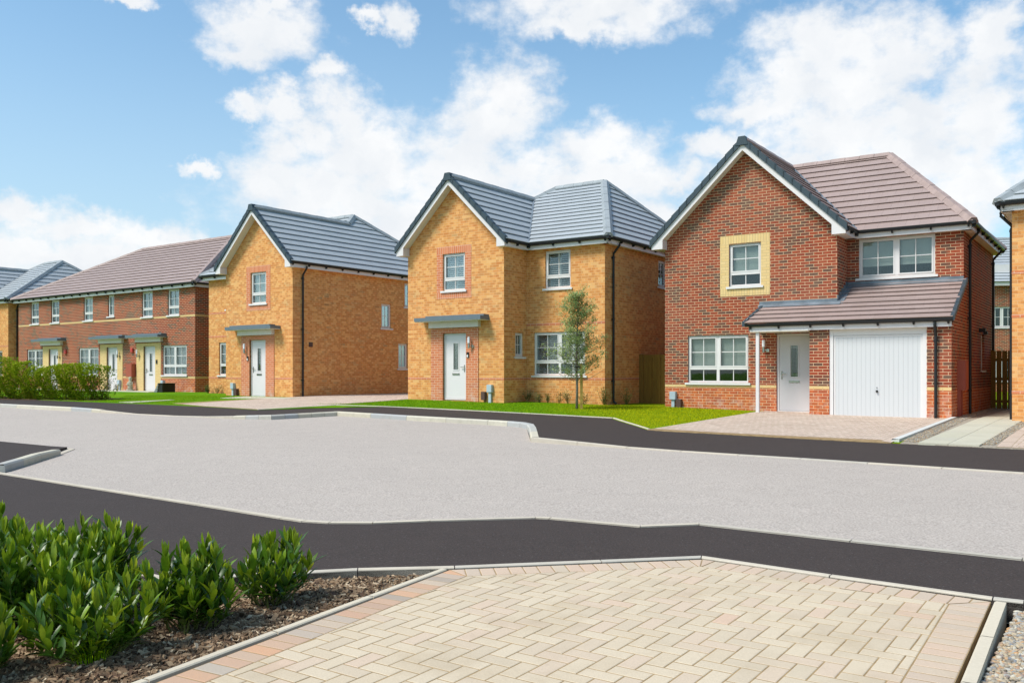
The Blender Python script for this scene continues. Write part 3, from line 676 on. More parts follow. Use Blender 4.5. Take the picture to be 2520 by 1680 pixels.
def roof_plane(mb, poly, e=.32, lip=.040):
    P = [Vector(p) for p in poly]; n = (P[1]-P[0]).cross(P[2]-P[0]).normalized()
    if n.z < 0: n = -n
    hz = Vector((0, 0, 1)).cross(n).normalized(); up = n.cross(hz)
    if up.z < 0: up = -up; hz = -hz
    b = [up.dot(p) for p in P]; b0, b1 = min(b), max(b); k = 0; a0 = hz.dot(P[0])
    while b0+k*e < b1-.01:
        lo, hi = b0+k*e, min(b0+(k+1)*e, b1); q = clip3(clip3(P, up, hi), -up, -lo); k += 1
        if len(q) < 3: continue
        L_ = []; T_ = []
        for p in q:
            t = (up.dot(p)-lo)/e; low = t < 1e-4
            c = p+n*(.008+lip*(1-t))-(up*.035 if low else Vector()); L_.append(c); T_.append(c-n*.016 if low else p)
        uv = [(hz.dot(p)-a0, up.dot(p)-b0) for p in q]
        mb.face(L_, uv)
        for i in range(len(q)):     # nose of each course overhangs, leaving a real dark gap beneath
            j = (i+1) % len(q); mb.face([T_[i], T_[j], L_[j], L_[i]], [uv[i], uv[j], uv[j], uv[i]])
            if abs(up.dot(q[i])-lo) < 1e-4 and abs(up.dot(q[j])-lo) < 1e-4: mb.face([q[i], q[j], T_[j], T_[i]], [uv[i], uv[j], uv[j], uv[i]])
def ridge_run(mb, p, q, w=.15, seg=.42, lift=.035):
    p, q = Vector(p), Vector(q); l = (q-p).length; n = max(1, round(l/seg)); d = (q-p)/l
    for i in range(n):
        a = p+d*(l*i/n); b = p+d*(l*(i+1)/n-.008)
        rise = .006*(i % 2)
        mb.prism([(-w, -.055), (-w*.45, .055+rise), (w*.45, .055+rise), (w, -.055), (w*.8, -.09), (-w*.8, -.09)], a+Vector((0, 0, lift)), b+Vector((0, 0, lift)))
def eave(fas, sof, gut, p, q, out, z=4.5, e0=0, e1=0, brk=True, gz=.0):
    # fascia outer face line p->q, outward normal out
    p, q = Vector((p[0], p[1])), Vector((q[0], q[1])); d = (q-p).normalized(); o = Vector(out)
    def ob(mb, a0, a1, o0, o1, z0, z1):
        l = (q-p).length; A = p+d*a0; B_ = p+d*(l+a1)
        c = [A+o*o0, B_+o*o0, B_+o*o1, A+o*o1]
        mb.hexa([(k.x, k.y, z0) for k in c]+[(k.x, k.y, z1) for k in c])
    ob(fas, 0, 0, -.02, 0, z-.002, z+.19)
    ob(sof, 0, 0, -.25, -.021, z+.012, z+.03)
    l = (q-p).length
    # half-round gutter
    prof = [(.0, .0), (.012, -.038), (.035, -.058), (.062, -.058), (.09, -.038), (.105, .005), (.105, .02), (.0, .02)]
    A = p-d*e0; B_ = q+d*e1; sd = Vector((d.x, d.y, 0)).cross(Vector((0, 0, 1)))
    sgn = 1 if sd.x*o.x+sd.y*o.y > 0 else -1
    gut.prism([(a*sgn, b) for a, b in prof], (A.x, A.y, z+.17), (B_.x, B_.y, z+.17))
    if brk:
        n = max(2, int(l/.75)); 
        for i in range(n+1):
            a = l*i/n if n else 0; a = min(max(a, .06), l-.06)
            A = p+d*(a-.018); B2 = p+d*(a+.018); c = [A+o*.001, B2+o*.001, B2+o*.10, A+o*.10]; c2 = [A+o*.001, B2+o*.001, B2+o*.06, A+o*.06]
            gut.hexa([(k.x, k.y, z+.055) for k in c2]+[(k.x, k.y, z+.12) for k in c])
def window(par, F, a0, a1, z0, z1, style='double', blind='roller', frac=1.0, inset=.055, rev=.1, sill=True, grime=0, bar=None):
    mb = MB(); fw = .05; y0, y1 = inset, inset+.065
    mb.fb(F, a0, a0+fw, y0, y1, z0, z1); mb.fb(F, a1-fw, a1, y0, y1, z0, z1)
    mb.fb(F, a0+fw, a1-fw, y0, y1, z0, z0+fw); mb.fb(F, a0+fw, a1-fw, y0, y1, z1-fw, z1)
    tr = z0+(z1-z0)*.30
    lights = 2 if style in ('double', 'doubletop') else 1
    mid = []
    if lights == 2: c = (a0+a1)/2; mb.fb(F, c-.04, c+.04, y0-.002, y1, z0+fw, z1-fw); mid = [(a0+fw, c-.04), (c+.04, a1-fw)]
    else: mid = [(a0+fw, a1-fw)]
    two = style in ('double', 'casement')
    if two: mb.fb(F, a0+fw, a1-fw, y0-.004, y1, tr-.035, tr+.035)
    panes = []
    for (p, q) in mid:
        if two:
            panes.append((p, q, z0+fw, tr-.035)); 
            s = .035; zt0, zt1 = tr+.035, z1-fw
            for r in ((p, p+s, zt0, zt1), (q-s, q, zt0, zt1), (p+s, q-s, zt0, zt0+s), (p+s, q-s, zt1-s, zt1)): mb.fb(F, r[0], r[1], y0-.012, y1-.01, r[2], r[3])
            panes.append((p+s, q-s, zt0+s, zt1-s))
        else:
            s = .035
            for r in ((p, p+s, z0+fw, z1-fw), (q-s, q, z0+fw, z1-fw), (p+s, q-s, z0+fw, z0+fw+s), (p+s, q-s, z1-fw-s, z1-fw)): mb.fb(F, r[0], r[1], y0-.012, y1-.01, r[2], r[3])
            panes.append((p+s, q-s, z0+fw+s, z1-fw-s))
    # trickle vents
    if a1-a0 > .7:
        for (p, q) in mid:
            c = (p+q)/2; w = min(.19, (q-p)*.35); mb.fb(F, c-w, c+w, y0-.02, y0, z1-.036, z1-.016)
    win = mb.build('window', 'white_upvc', par)
    gb_, gl = MB(), MB()
    for (p, q, r, s) in panes:
        gl.fb(F, p, q, y0+.03, y0+.038, r, s)
        if q-p > .25: c = (p+q)/2; gb_.fb(F, c-.010, c+.010, y0+.018, y0+.03, r, s)
        if s-r > .4: c = (r+s)/2; gb_.fb(F, p, q, y0+.019, y0+.03, c-.010, c+.010)
    if gb_.f: gb_.build('glazing_bar', 'white_upvc', win)
    gl.build('pane', 'glass', win)
    if sill:
        s = MB(); s.fb(F, a0-.07, a1+.07, -.045, y1, z0-.04, z0-.004); s.fb(F, a0-.07, a1+.07, -.045, -.035, z0-.062, z0-.04); s.build('sill', 'white_upvc', win)
    # dark room lining behind the glass
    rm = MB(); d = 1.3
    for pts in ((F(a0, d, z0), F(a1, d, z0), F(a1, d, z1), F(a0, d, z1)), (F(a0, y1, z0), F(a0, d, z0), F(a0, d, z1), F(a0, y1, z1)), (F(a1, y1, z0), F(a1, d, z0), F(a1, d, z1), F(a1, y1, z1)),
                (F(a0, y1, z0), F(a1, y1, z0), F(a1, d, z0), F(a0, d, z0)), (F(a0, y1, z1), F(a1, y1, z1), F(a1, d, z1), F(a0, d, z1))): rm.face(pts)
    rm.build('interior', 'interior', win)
    b0, b1 = y1+.035, y1+.042
    if blind == 'roller':
        bl = MB(); bl.fb(F, a0+.02, a1-.02, b0, b1, z1-(z1-z0)*frac, z1-.02); bl.build('blind', 'roller_blind', win)
    elif blind in ('shutter', 'venetian'):
        bl = MB(); zz = z0+.03
        step = .062 if blind == 'shutter' else .038
        while zz < z1-.05:
            bl.hexa([F(a0+.03, b0, zz), F(a1-.03, b0, zz), F(a1-.03, b0+.035, zz+.026), F(a0+.03, b0+.035, zz+.026), F(a0+.03, b0, zz+.006), F(a1-.03, b0, zz+.006), F(a1-.03, b0+.035, zz+.032), F(a0+.03, b0+.035, zz+.032)]); zz += step
        if blind == 'shutter':
            for (p, q) in mid:
                n = 2 if q-p < .7 else 2
                for i in range(n+1):
                    c = p+(q-p)*i/n; bl.fb(F, max(a0+.01, c-.035), min(a1-.01, c+.035), b0-.005, b0+.04, z0+.01, z1-.01)
        bl.build('blind', 'shutter_white', win)
    elif blind == 'obscure':
        bl = MB(); bl.fb(F, a0+.02, a1-.02, b0-.02, b0-.012, z0+.02, z1-.02); bl.build('blind', 'obscure', win)
    return win
def door(par, F, a0, a1, z1, hand=1, mat='white_door', inset=.06, z0=0.0):
    mb = MB(); fw = .06; y0, y1 = inset, inset+.07
    mb.fb(F, a0, a0+fw, y0, y1, z0, z1); mb.fb(F, a1-fw, a1, y0, y1, z0, z1); mb.fb(F, a0+fw, a1-fw, y0, y1, z1-fw, z1); mb.fb(F, a0+fw, a1-fw, y0-.01, y1, z0, z0+.035)
    d = mb.build('door', 'white_upvc', par)
    lf = MB(); p, q = a0+fw+.006, a1-fw-.006; c = (p+q)/2; gz0, gz1, gw = .93, 1.74, .095
    lf.fb(F, p, c-gw-.03, y0+.012, y0+.05, z0+.042, z1-fw-.006); lf.fb(F, c+gw+.03, q, y0+.012, y0+.05, z0+.042, z1-fw-.006)
    lf.fb(F, c-gw-.03, c+gw+.03, y0+.012, y0+.05, z0+.042, gz0-.03); lf.fb(F, c-gw-.03, c+gw+.03, y0+.012, y0+.05, gz1+.03, z1-fw-.006)
    for r in ((c-gw-.03, c-gw, gz0-.03, gz1+.03), (c+gw, c+gw+.03, gz0-.03, gz1+.03), (c-gw, c+gw, gz0-.03, gz0), (c-gw, c+gw, gz1, gz1+.03)): lf.fb(F, r[0], r[1], y0+.002, y0+.05, r[2], r[3])
    leaf = lf.build('door_leaf', mat, d)
    bk = MB(); bk.fb(F, c-gw, c+gw, y0+.06, y0+.07, gz0, gz1); bk.build('leaded_glass_backing', 'glass_dark', d)
    lead = MB()
    for xx in (c-gw+.025, c+gw-.03): lead.fb(F, xx, xx+.006, y0+.018, y0+.022, gz0, gz1)
    for zz in (gz0+.03, gz0+.06, gz1-.06, gz1-.03): lead.fb(F, c-gw, c+gw, y0+.017, y0+.021, zz, zz+.006)
    lead.build('leading', 'steel', d)
    gp = MB(); gp.fb(F, c-gw, c+gw, y0+.025, y0+.032, gz0, gz1); gp.build('pane', 'glass', d)
    lt = MB(); lt.fb(F, c-.14, c+.14, y0-.004, y0+.012, gz0-.16, gz0-.105); lt.fb(F, c-.12, c+.12, y0-.012, y0-.004, gz0-.15, gz0-.115); lt.build('letterbox', 'steel', d)
    hx = q-.06 if hand > 0 else p+.06
    h = MB(); h.fb(F, hx-.015, hx+.015, y0, y0+.012, .86, 1.08); h.fb(F, *sorted((hx, hx-.12*hand)), y0-.045, y0-.027, 1.0, 1.018); h.fb(F, hx-.009, hx+.009, y0-.045, y0, .998, 1.02); h.build('handle', 'steel', d)
    return d
def wall_lamp(par, F, a, z):
    mb = MB(); c = F(a, -.09, 0)
    mb.lathe([(.03, 0), (.034, .01), (.034, .14), (.02, .15)], (c[0], c[1], z)); 
    m0 = F(a, 0, 0); mb.fb(F, a-.008, a+.07, -.09, -.07, z+.055, z+.075); mb.fb(F, a+.05, a+.13, -.035, 0, z+.02, z+.10); mb.fb(F, a+.06, a+.08, -.09, -.03, z+.055, z+.075)
    l = mb.build('wall_light', 'steel', par, smooth=False)
    o = MB(); o.lathe([(.034, .15), (.04, .155), (.04, .325), (.03, .335)], (c[0], c[1], z)); o.build('lamp_shade', 'lamp_opal', l, smooth=False)
def downpipe(par, F, a, ztop, zbot, swan=.22, shoe=True, b=-.055, kink=0):
    mb = MB(); r = .034
    mb.tube([F(a, -swan, ztop), F(a, -swan, ztop-.07), F(a+kink, b, ztop-.30), F(a+kink, b, ztop-.38), F(a+kink, b, zbot+.08)]+([F(a+kink, b-.02, zbot+.03), F(a+kink, b-.09, zbot-.01)] if shoe else []), r, 10)
    zz = ztop-.45
    while zz > zbot+.3:
        c = F(a+kink, b, 0); mb.lathe([(.041, 0), (.041, .05)], (c[0], c[1], zz), 10); mb.fb(F, a+kink-.06, a+kink+.06, b+.0, 0, zz+.01, zz+.035); zz -= 1.8
    return mb.build('downpipe', 'black_plastic', par)
def meter_box(par, F, a, z, brown=None, zb=-.1):
    mb = MB(); mb.fb(F, a-.09, a+.09, -.10, 0, z-.13, z+.1); mb.fb(F, a-.045, a+.045, -.07, -.003, zb, z-.13); mb.fb(F, a-.08, a+.08, -.108, -.1, z-.12, z+.09)
    mb.build('service_box', 'grey_plastic', par)
    if brown is not None:
        m2 = MB(); m2.fb(F, brown-.07, brown+.07, -.12, 0, z-.36, z-.11); m2.fb(F, brown-.006, brown+.006, -.02, -.002, zb, z-.36); m2.build('junction_box', 'brown_plastic', par, None, False, True, .012)
def canopy(par, F, a0, a1, trimw, zt=2.53):
    c = (a0+a1)/2; mb = MB(); mb.fb(F, a0, a1, -.45, .0, zt-.105, zt); mb.fb(F, a0+.30, a1-.02, -.26, .0, zt, zt+.055); cn = mb.build('canopy', 'canopy_grp', par)
    w = MB(); w.fb(F, c-trimw, c+trimw, -.14, 0, zt-.31, zt-.125); w.fb(F, a0+.02, a1-.02, -.43, 0, zt-.125, zt-.104); w.build('canopy_fascia', 'white_fascia', cn)
def surround(par, F, a0, a1, z0, z1, A0, A1, Z0, Z1, st, so_):
    mb = MB()
    for (p, q) in ((A0, a0), (a1, A1)):
        mb = MB(); mb.fb(F, p, q, -.006, .02, z0-.04, z1); mb.build('window_surround', st, par)
    for (p, q) in ((Z0, z0-.04), (z1, Z1)):
        mb = MB(); mb.fb(F, A0, A1, -.006, .02, p, q); mb.build('window_surround', so_, par)
def gable_trim(par, W_, q, ze, ovs, ovf, zbox=4.5, tilemat='slate'):
    # white bargeboards with box ends, soffit under the verge and dark verge caps; front face at y=-ovf
    cx = W_/2; plane = lambda x: ze+q*(min(x, W_-x)+ovs)
    bb = MB(); y0, y1 = -ovf, -ovf+.025
    for s in (0, 1):
        X = (lambda x: x) if s == 0 else (lambda x: W_-x)
        def quadprism(pts, ya, yb):
            bb.hexa([(X(p[0]), ya, p[1]) for p in pts]+[(X(p[0]), yb, p[1]) for p in pts])
        quadprism([(.06, plane(.06)-.27), (cx, plane(cx)-.28), (cx, plane(cx)-.01), (.06, plane(.06)-.01)], y0, y1)
        quadprism([(-ovs+.02, zbox), (.06, zbox), (.06, plane(.06)-.01), (-ovs+.02, plane(-ovs+.02)-.01)], y0, y1)
        bb.box(*sorted((X(.035), X(.06))), y1, 0, zbox, plane(.06)-.27)           # inner cheek of box end
        bb.box(*sorted((X(-ovs+.02), X(-ovs+.045))), y1, .0, zbox, ze+.02)
    o1 = bb.build('bargeboard', 'white_fascia', par)
    sf = MB()
    for s in (0, 1):
        X = (lambda x: x) if s == 0 else (lambda x: W_-x)
        p = [(.035, plane(.035)-.25), (cx, plane(cx)-.25), (cx, plane(cx)-.23), (.035, plane(.035)-.23)]
        sf.hexa([(X(a), y1, b) for a, b in p]+[(X(a), -.001, b) for a, b in p])
        sf.box(*sorted((X(-ovs+.045), X(.035))), y1, .0, zbox+.004, zbox+.02)
    sf.build('soffit', 'cream_soffit', o1)
    vt = MB(); ang = math.atan(q); L_ = (cx+ovs)/math.cos(ang); n = max(1, round(L_/.30))
    for s in (0, 1):
        X = (lambda x: x) if s == 0 else (lambda x: W_-x)
        for i in range(n):
            x0 = -ovs-.02+(cx+ovs)*i/n; x1 = -ovs-.02+(cx+ovs)*(i+1)/n+.03
            z0, z1 = plane(x0), plane(x1); lf = .03
            p = [(x0, z0-.10), (x1, z1-.10), (x1, z1+.065), (x0, z0+.065+lf)]
            vt.hexa([(X(a), y0-.045, b) for a, b in p]+[(X(a), y0+.10, b) for a, b in p])
    zc = plane(cx)
    vt.hexa([(cx-.17, y0-.06, zc-.15), (cx+.17, y0-.06, zc-.15), (cx+.17, y0+.1, zc-.15), (cx-.17, y0+.1, zc-.15), (cx-.09, y0-.06, zc+.08), (cx+.09, y0-.06, zc+.08), (cx+.09, y0+.1, zc+.08), (cx-.09, y0+.1, zc+.08)])
    vt.build('verge_cap', 'verge_plastic', o1)

# ------------------------------------------------------------ narrow yellow house (plan mirrored for some)
def yellow_house(name, label, pos, z, yaw, mir, wing_band=False, blinds=('shutter', 'shutter', 'shutter'), side_win=True):
    h = empty(name, label, 'house', (pos[0], pos[1], z+CAMZ), R(-yaw), None)
    W_ = 3.78; XR = 6.52; YB = 9.12; SB = 1.18; q = .98; ovs = .25; ze = 4.75; ovf = .3
    MB.mir = W_ if mir else None
    FG = frame((0, 0), (1, 0), (0, 1)); FW = frame((0, SB), (1, 0), (0, 1)); FRt = frame((W_, 0), (0, 1), (-1, 0)); FS = frame((XR, 0), (0, 1), (-1, 0)); FL = frame((0, 0), (0, 1), (1, 0))
    cx = W_/2; pl = lambda x: ze+q*(min(x, W_-x)+ovs)
    wb = MB()
    up = (1.44, 2.32, 3.37, 4.51); dr = (1.45, 2.37, -.02, 2.05)
    wall_panel(wb, FG, 0, W_, -.4, 4.55, [up, dr], top=[(0, 4.55), (W_, 4.55), (W_, pl(W_)-.16), (cx, pl(cx)-.16), (0, pl(0)-.16)])
    wall_panel(wb, FRt, 0, SB, -.4, 4.58, [(.58, 1.04, 1.32, 2.05)])
    wall_panel(wb, FW, W_, XR, -.4, 4.58, [(4.46, 5.36, 3.37, 4.5), (4.05, 5.86, .76, 2.06)])
    wall_panel(wb, FS, SB, YB, -.4, 4.58, [(4.7, 5.3, 3.6, 4.46)])
    sw = [(4.4, 4.95, 2.6, 3.56), (5.35, 5.9, 1.02, 2.03), (5.72, 6.27, 3.5, 4.46)] if side_win else []
    wall_panel(wb, FL, 0, YB, -.4, 4.58, sw)
    FB = frame((0, YB), (1, 0), (0, -1)); wall_panel(wb, FB, 0, XR, -.4, 4.58)
    wb.build('wall', 'yellow_brick', h)
    # trims
    e = .004; bd = MB(); bd.fb(FG, 0, .98, -e, .01, .62, .692); bd.build('string_course', 'red_trim_brick', h)
    bd = MB(); bd.fb(FG, 2.84, W_+e, -e, .01, .62, .692); bd.fb(FRt, 0, SB-e, -e, .01, .62, .692); bd.fb(FW, W_+e, XR+e, -e, .01, .62, .692); bd.fb(FS, SB, YB, -e, .01, .62, .692)
    bd.build('string_course', 'red_trim_brick', h); bd = MB(); bd.fb(FW, W_+e, XR+e, -e, .01, 2.26, 2.332)
    if wing_band: bd.build('string_course', 'red_trim_brick', h); bd = MB(); bd.fb(FW, W_+e, XR+e, -e, .01, 3.2, 3.272)
    bd.build('string_course', 'red_trim_brick', h)
    pn = MB(); pn.fb(FG, .98, 1.45, -.022, .06, -.4, 2.2); pn.fb(FG, 2.37, 2.84, -.022, .06, -.4, 2.2); pn.fb(FG, 1.45, 2.37, -.022, .06, 2.05, 2.2); pn.build('door_surround', 'red_trim_brick', h)
    surround(h, FG, 1.44, 2.32, 3.37, 4.51, 1.20, 2.56, 3.12, 4.74, 'red_trim_brick', 'red_soldier_brick')
    window(h, FG, *up, style='casement', blind=blinds[0]); window(h, FW, 4.46, 5.36, 3.37, 4.5, 'casement', blinds[1]); window(h, FW, 4.05, 5.86, .76, 2.06, 'double', blinds[2])
    window(h, FRt, .58, 1.04, 1.32, 2.05, 'single', 'obscure'); window(h, FS, 4.7, 5.3, 3.6, 4.46, 'single', 'none')
    for (a, b, c, d) in sw: window(h, FL, a, b, c, d, 'single', 'obscure')
    door(h, FG, 1.45, 2.37, 2.05, 1); canopy(h, FG, .65, 3.24, .97)
    wall_lamp(h, frame((0, -.022), (1, 0), (0, 1)), 2.55, 1.58)
    db = MB(); db.fb(FG, 2.41, 2.49, -.05, -.02, 1.30, 1.46); dbo = db.build('doorbell', 'near_black', h); dc = MB(); dc.fb(FG, 2.42, 2.475, -.056, -.05, 1.31, 1.38); dc.build('button_plate', 'white_upvc', dbo)
    meter_box(h, FG, 3.3, .38, 3.08)
    # roof
    zr = 7.3; yr = 5.15; p = (zr-ze)/(yr-(SB-.25)); ye = SB-.25
    zg = ze+q*(cx+ovs); yg = ye+(zg-ze)/p; xL = -ovs+(zr-ze)/q; xe = XR+.25; xr_ = 4.3; yb = 2*yr-ye
    inx = W_+ovs
    rf = MB()
    roof_plane(rf, [(inx, ye, ze), (xe, ye, ze), (xr_, yr, zr), (xL, yr, zr), (cx, yg, zg)])
    roof_plane(rf, [(inx, -ovf, ze), (inx, ye, ze), (cx, yg, zg), (cx, -ovf, zg)])
    roof_plane(rf, [(-ovs, -ovf, ze), (cx, -ovf, zg), (cx, yg, zg), (xL, yr, zr), (-ovs, yb, ze)])
    roof_plane(rf, [(xe, ye, ze), (xe, yb, ze), (xr_, yr, zr)])
    roof_plane(rf, [(xe, yb, ze), (-ovs, yb, ze), (xL, yr, zr), (xr_, yr, zr)])
    r = rf.build('roof', 'slate_tile', h)
    rr = MB()
    for a, b in (((cx, -ovf+.05, zg), (cx, yg, zg)), ((cx, yg, zg), (xL, yr, zr)), ((xL, yr, zr), (xr_, yr, zr)), ((xe, ye, ze), (xr_, yr, zr)), ((xe, yb, ze), (xr_, yr, zr)), ((-ovs, yb, ze), (xL, yr, zr))): ridge_run(rr, a, b)
    rr.build('ridge_tiles', 'slate_ridge', r)
    vl = MB(); vl.prism([(-.03, .02), (.03, .02), (.03, .045), (-.03, .045)], (inx-.02, ye+.02, ze+.02), (cx+.02, yg, zg+.01)); vl.build('valley', 'lead', r)
    fa, sf, gu = MB(), MB(), MB()
    eave(fa, sf, gu, (-.2, -.25), (-.2, YB+.2), (-1, 0), z=4.55); gu.build('gutter', 'black_plastic', h); gu = MB(); eave(fa, sf, gu, (W_+.2, -.25), (W_+.2, ye+.05), (1, 0), z=4.55)
    eave(fa, sf, gu, (W_+.2, ye+.05), (XR+.2, ye+.05), (0, -1), z=4.55, e0=-.1, e1=.1); eave(fa, sf, gu, (XR+.2, ye+.05), (XR+.2, YB+.2), (1, 0), z=4.55, e0=.1)
    fa.build('fascia', 'white_fascia', h); sf.build('soffit', 'cream_soffit', h); gu.build('gutter', 'black_plastic', h)
    gable_trim(h, W_, q, ze, ovs, ovf, 4.54)
    downpipe(h, FS, SB+.42, 4.62, -.05, .26); downpipe(h, FL, .42, 4.62, -.05, .26)
    if side_win:
        ve = MB(); ve.fb(FL, .73, .9, -.025, .0, 1.78, 1.95); ve.build('air_vent', 'brown_plastic', h)
    MB.mir = None
    return h
def uvec(yaw): a = R(-yaw); return (math.cos(a), math.sin(a)), (-math.sin(a), math.cos(a))
hB = yellow_house('yellow_brick_house', 'yellow brick house with slate grey roof, young tree before its right wing', (-3.33, 28.3), -.87, 35.1, False)
hA = yellow_house('yellow_brick_house', 'yellow brick house with a long plain right side wall beside the brown driveway', (-10.75, 33.2), -.90, 36.0, True, True, ('roller', 'venetian', 'venetian'))
(u36, v36) = uvec(36)
cw = (-26.57, 46.6); hL = yellow_house('yellow_brick_house', 'distant yellow brick house past the brown roofed terrace, cut by the left edge', (cw[0]-u36[0]*6.52-v36[0]*1.18, cw[1]-u36[1]*6.52-v36[1]*1.18), -.95, 36, False)
(u35, v35) = uvec(35.1)
cd_ = (10.81, 19.1); hD = yellow_house('yellow_brick_house', 'yellow brick house cut off by the right edge, beyond the red house', (cd_[0]+2.74*u35[0]-1.18*v35[0], cd_[1]+2.74*u35[1]-1.18*v35[1]), -1.10, 35.1, True, True)

# ------------------------------------------------------------ red house with garage
def red_house():
    h = empty('red_brick_house', 'red brick house with white garage door, lean-to porch roof and brown tiled roof', 'house', (4.35, 25.1, -1.06+CAMZ), R(-35.1))
    W_ = 4.75; XR = 7.49; SB = .98; YB = 6.55; q = .95; ovs = .3; ovf = .3; ze = 4.68; cx = W_/2; G = -.8
    FG = frame((0, 0), (1, 0), (0, 1)); FRt = frame((W_, 0), (0, 1), (-1, 0)); FW = frame((0, SB), (1, 0), (0, 1)); FS = frame((XR, 0), (0, 1), (-1, 0)); FL = frame((0, 0), (0, 1), (1, 0)); FP = frame((0, G), (1, 0), (0, 1)); FPL = frame((4.29, 0), (0, 1), (1, 0))
    FB = frame((0, YB), (1, 0), (0, -1))
    pl = lambda x: ze+q*(min(x, W_-x)+ovs)
    wb = MB()
    up = (1.89, 2.78, 3.36, 4.52); lo = (.69, 2.43, .76, 2.06); dr = (3.19, 4.10, -.02, 2.05)
    wall_panel(wb, FG, 0, W_, -.4, 4.5, [up, lo, dr], top=[(0, 4.5), (W_, 4.5), (W_, pl(W_)-.16), (cx, pl(cx)-.16), (0, pl(0)-.16)])
    wall_panel(wb, FRt, 0, SB, 1.9, 4.52)
    wall_panel(wb, FW, W_, XR, 1.9, 4.52, [(5.03, 6.85, 3.48, 4.5)])
    gdo = (4.77, 6.97, -.08, 2.12)
    wall_panel(wb, FP, 4.29, XR, -.45, 2.12, [gdo])
    wall_panel(wb, FPL, G, 0, -.4, 2.12)
    wall_panel(wb, FS, G, YB, -.5, 4.52 if False else 2.1, [(3.98, 4.6, 1.1, 2.08)])
    wall_panel(wb, FS, SB, YB, 2.1, 4.52)
    wb.face([(XR, G, 2.1), (XR, SB, 2.1), (XR, SB, 3.1)], [(G, 2.1), (SB, 2.1), (SB, 3.1)])
    wall_panel(wb, FL, 0, YB, -.4, 4.52); wall_panel(wb, FB, 0, XR, -.4, 4.52)
    wb.build('wall', 'red_brick', h)
    e = .005
    for F_, a, b in ((FG, 0, 3.19), (FG, 4.10, 4.285), (FP, 4.29, 4.77), (FP, 6.97, XR)): bd = MB(); bd.fb(F_, a, b, -e, .01, .63, .702); bd.build('string_course', 'cream_brick', h)
    surround(h, FG, *up[:2], up[2], up[3], 1.64, 3.02, 3.10, 4.745, 'cream_brick', 'cream_soldier_brick')
    window(h, FG, *up, style='casement', blind='roller', frac=.68); window(h, FG, *lo, style='double', blind='roller', frac=.68)
    window(h, FW, 5.03, 6.85, 3.48, 4.5, 'doubletop', 'roller', .70); window(h, FS, 3.98, 4.6, 1.1, 2.08, 'single', 'obscure')
    door(h, FG, 3.19, 4.10, 2.05, -1, 'off_white_door', .05)
    wall_lamp(h, FG, 2.88, 1.56)
    meter_box(h, FG, .27, .40, .46)
    # garage door
    F_ = FP; gf = MB(); y0 = .05
    gf.fb(F_, 4.77, 4.86, y0-.03, .13, -.08, 2.04); gf.fb(F_, 6.88, 6.97, y0-.03, .13, -.08, 2.04); gf.fb(F_, 4.77, 6.97, y0-.03, .13, 2.04, 2.12); gf.fb(F_, 4.86, 6.88, y0-.02, .13, 1.94, 2.04)
    gdr = gf.build('garage_door', 'white_upvc', h)
    gl = MB(); gl.fb(F_, 4.865, 6.875, y0, y0+.05, -.06, 1.935); gl.build('door_panel', 'garage_ribs', gdr)
    fr = MB(); fr.fb(F_, 4.865, 6.875, y0-.006, y0, -.06, -.02); fr.fb(F_, 4.865, 4.91, y0-.006, y0, -.02, 1.935); fr.fb(F_, 6.83, 6.875, y0-.006, y0, -.02, 1.935); fr.fb(F_, 4.91, 6.83, y0-.006, y0, 1.89, 1.935); fr.build('door_edge_trim', 'white_upvc', gdr)
    hn = MB(); c = F_(5.87, y0-.03, 0); hn.tube([F_(5.87, y0-.004, .59), F_(5.87, y0-.05, .59)], [.032, .02], 12); hn.fb(F_, 5.863, 5.877, y0-.012, y0-.003, .66, .69); hn.build('handle', 'near_black', gdr)
    # lean-to over porch and garage
    zl = 2.29; Gy = G-.18; top_b = SB; zt = 3.30; sl_ = (zt-zl)/(SB-Gy); z_at = lambda y: zl+sl_*(y-Gy)
    x0, x1 = 2.70, XR+.06
    rf = MB(); roof_plane(rf, [(x0, Gy, zl), (x1, Gy, zl), (x1, 0, z_at(0)), (x0+.18, 0, z_at(0)), ], .262)
    roof_plane(rf, [(W_, 0, z_at(0)), (x1, 0, z_at(0)), (x1, SB, zt), (W_, SB, zt)], .262)
    lr = rf.build('porch_roof', 'brown_tile', h)
    ld = MB(); ld.fb(FG, 2.74, W_, -.02, .004, z_at(0)-.02, z_at(0)+.12); ld.hexa([(2.74, -.15, z_at(-.15)+.04), (W_+.1, -.15, z_at(-.15)+.04), (W_+.1, 0, z_at(0)+.045), (2.74, 0, z_at(0)+.045), (2.74, -.15, z_at(-.15)+.05), (W_+.1, -.15, z_at(-.15)+.05), (W_+.1, 0, z_at(0)+.06), (2.74, 0, z_at(0)+.06)])
    ld.fb(FW, W_, XR, -.02, .004, zt-.03, zt+.10); ld.hexa([(W_, SB-.14, z_at(SB-.14)+.035), (XR, SB-.14, z_at(SB-.14)+.035), (XR, SB, zt+.04), (W_, SB, zt+.04), (W_, SB-.14, z_at(SB-.14)+.047), (XR, SB-.14, z_at(SB-.14)+.047), (XR, SB, zt+.055), (W_, SB, zt+.055)])
    for i in range(5):
        ya = i*SB/5; ld.box(W_-.003, W_+.02, ya, ya+SB/5, z_at(ya)-.02, z_at(ya+SB/5)+.10)
    ld.hexa([(W_+.02, -.1, z_at(-.1)+.036), (W_+.16, -.1, z_at(-.1)+.036), (W_+.16, SB, zt+.036), (W_+.02, SB, zt+.036), (W_+.02, -.1, z_at(-.1)+.048), (W_+.16, -.1, z_at(-.1)+.048), (W_+.16, SB, zt+.048), (W_+.02, SB, zt+.048)])
    ld.build('flashing', 'lead', lr)
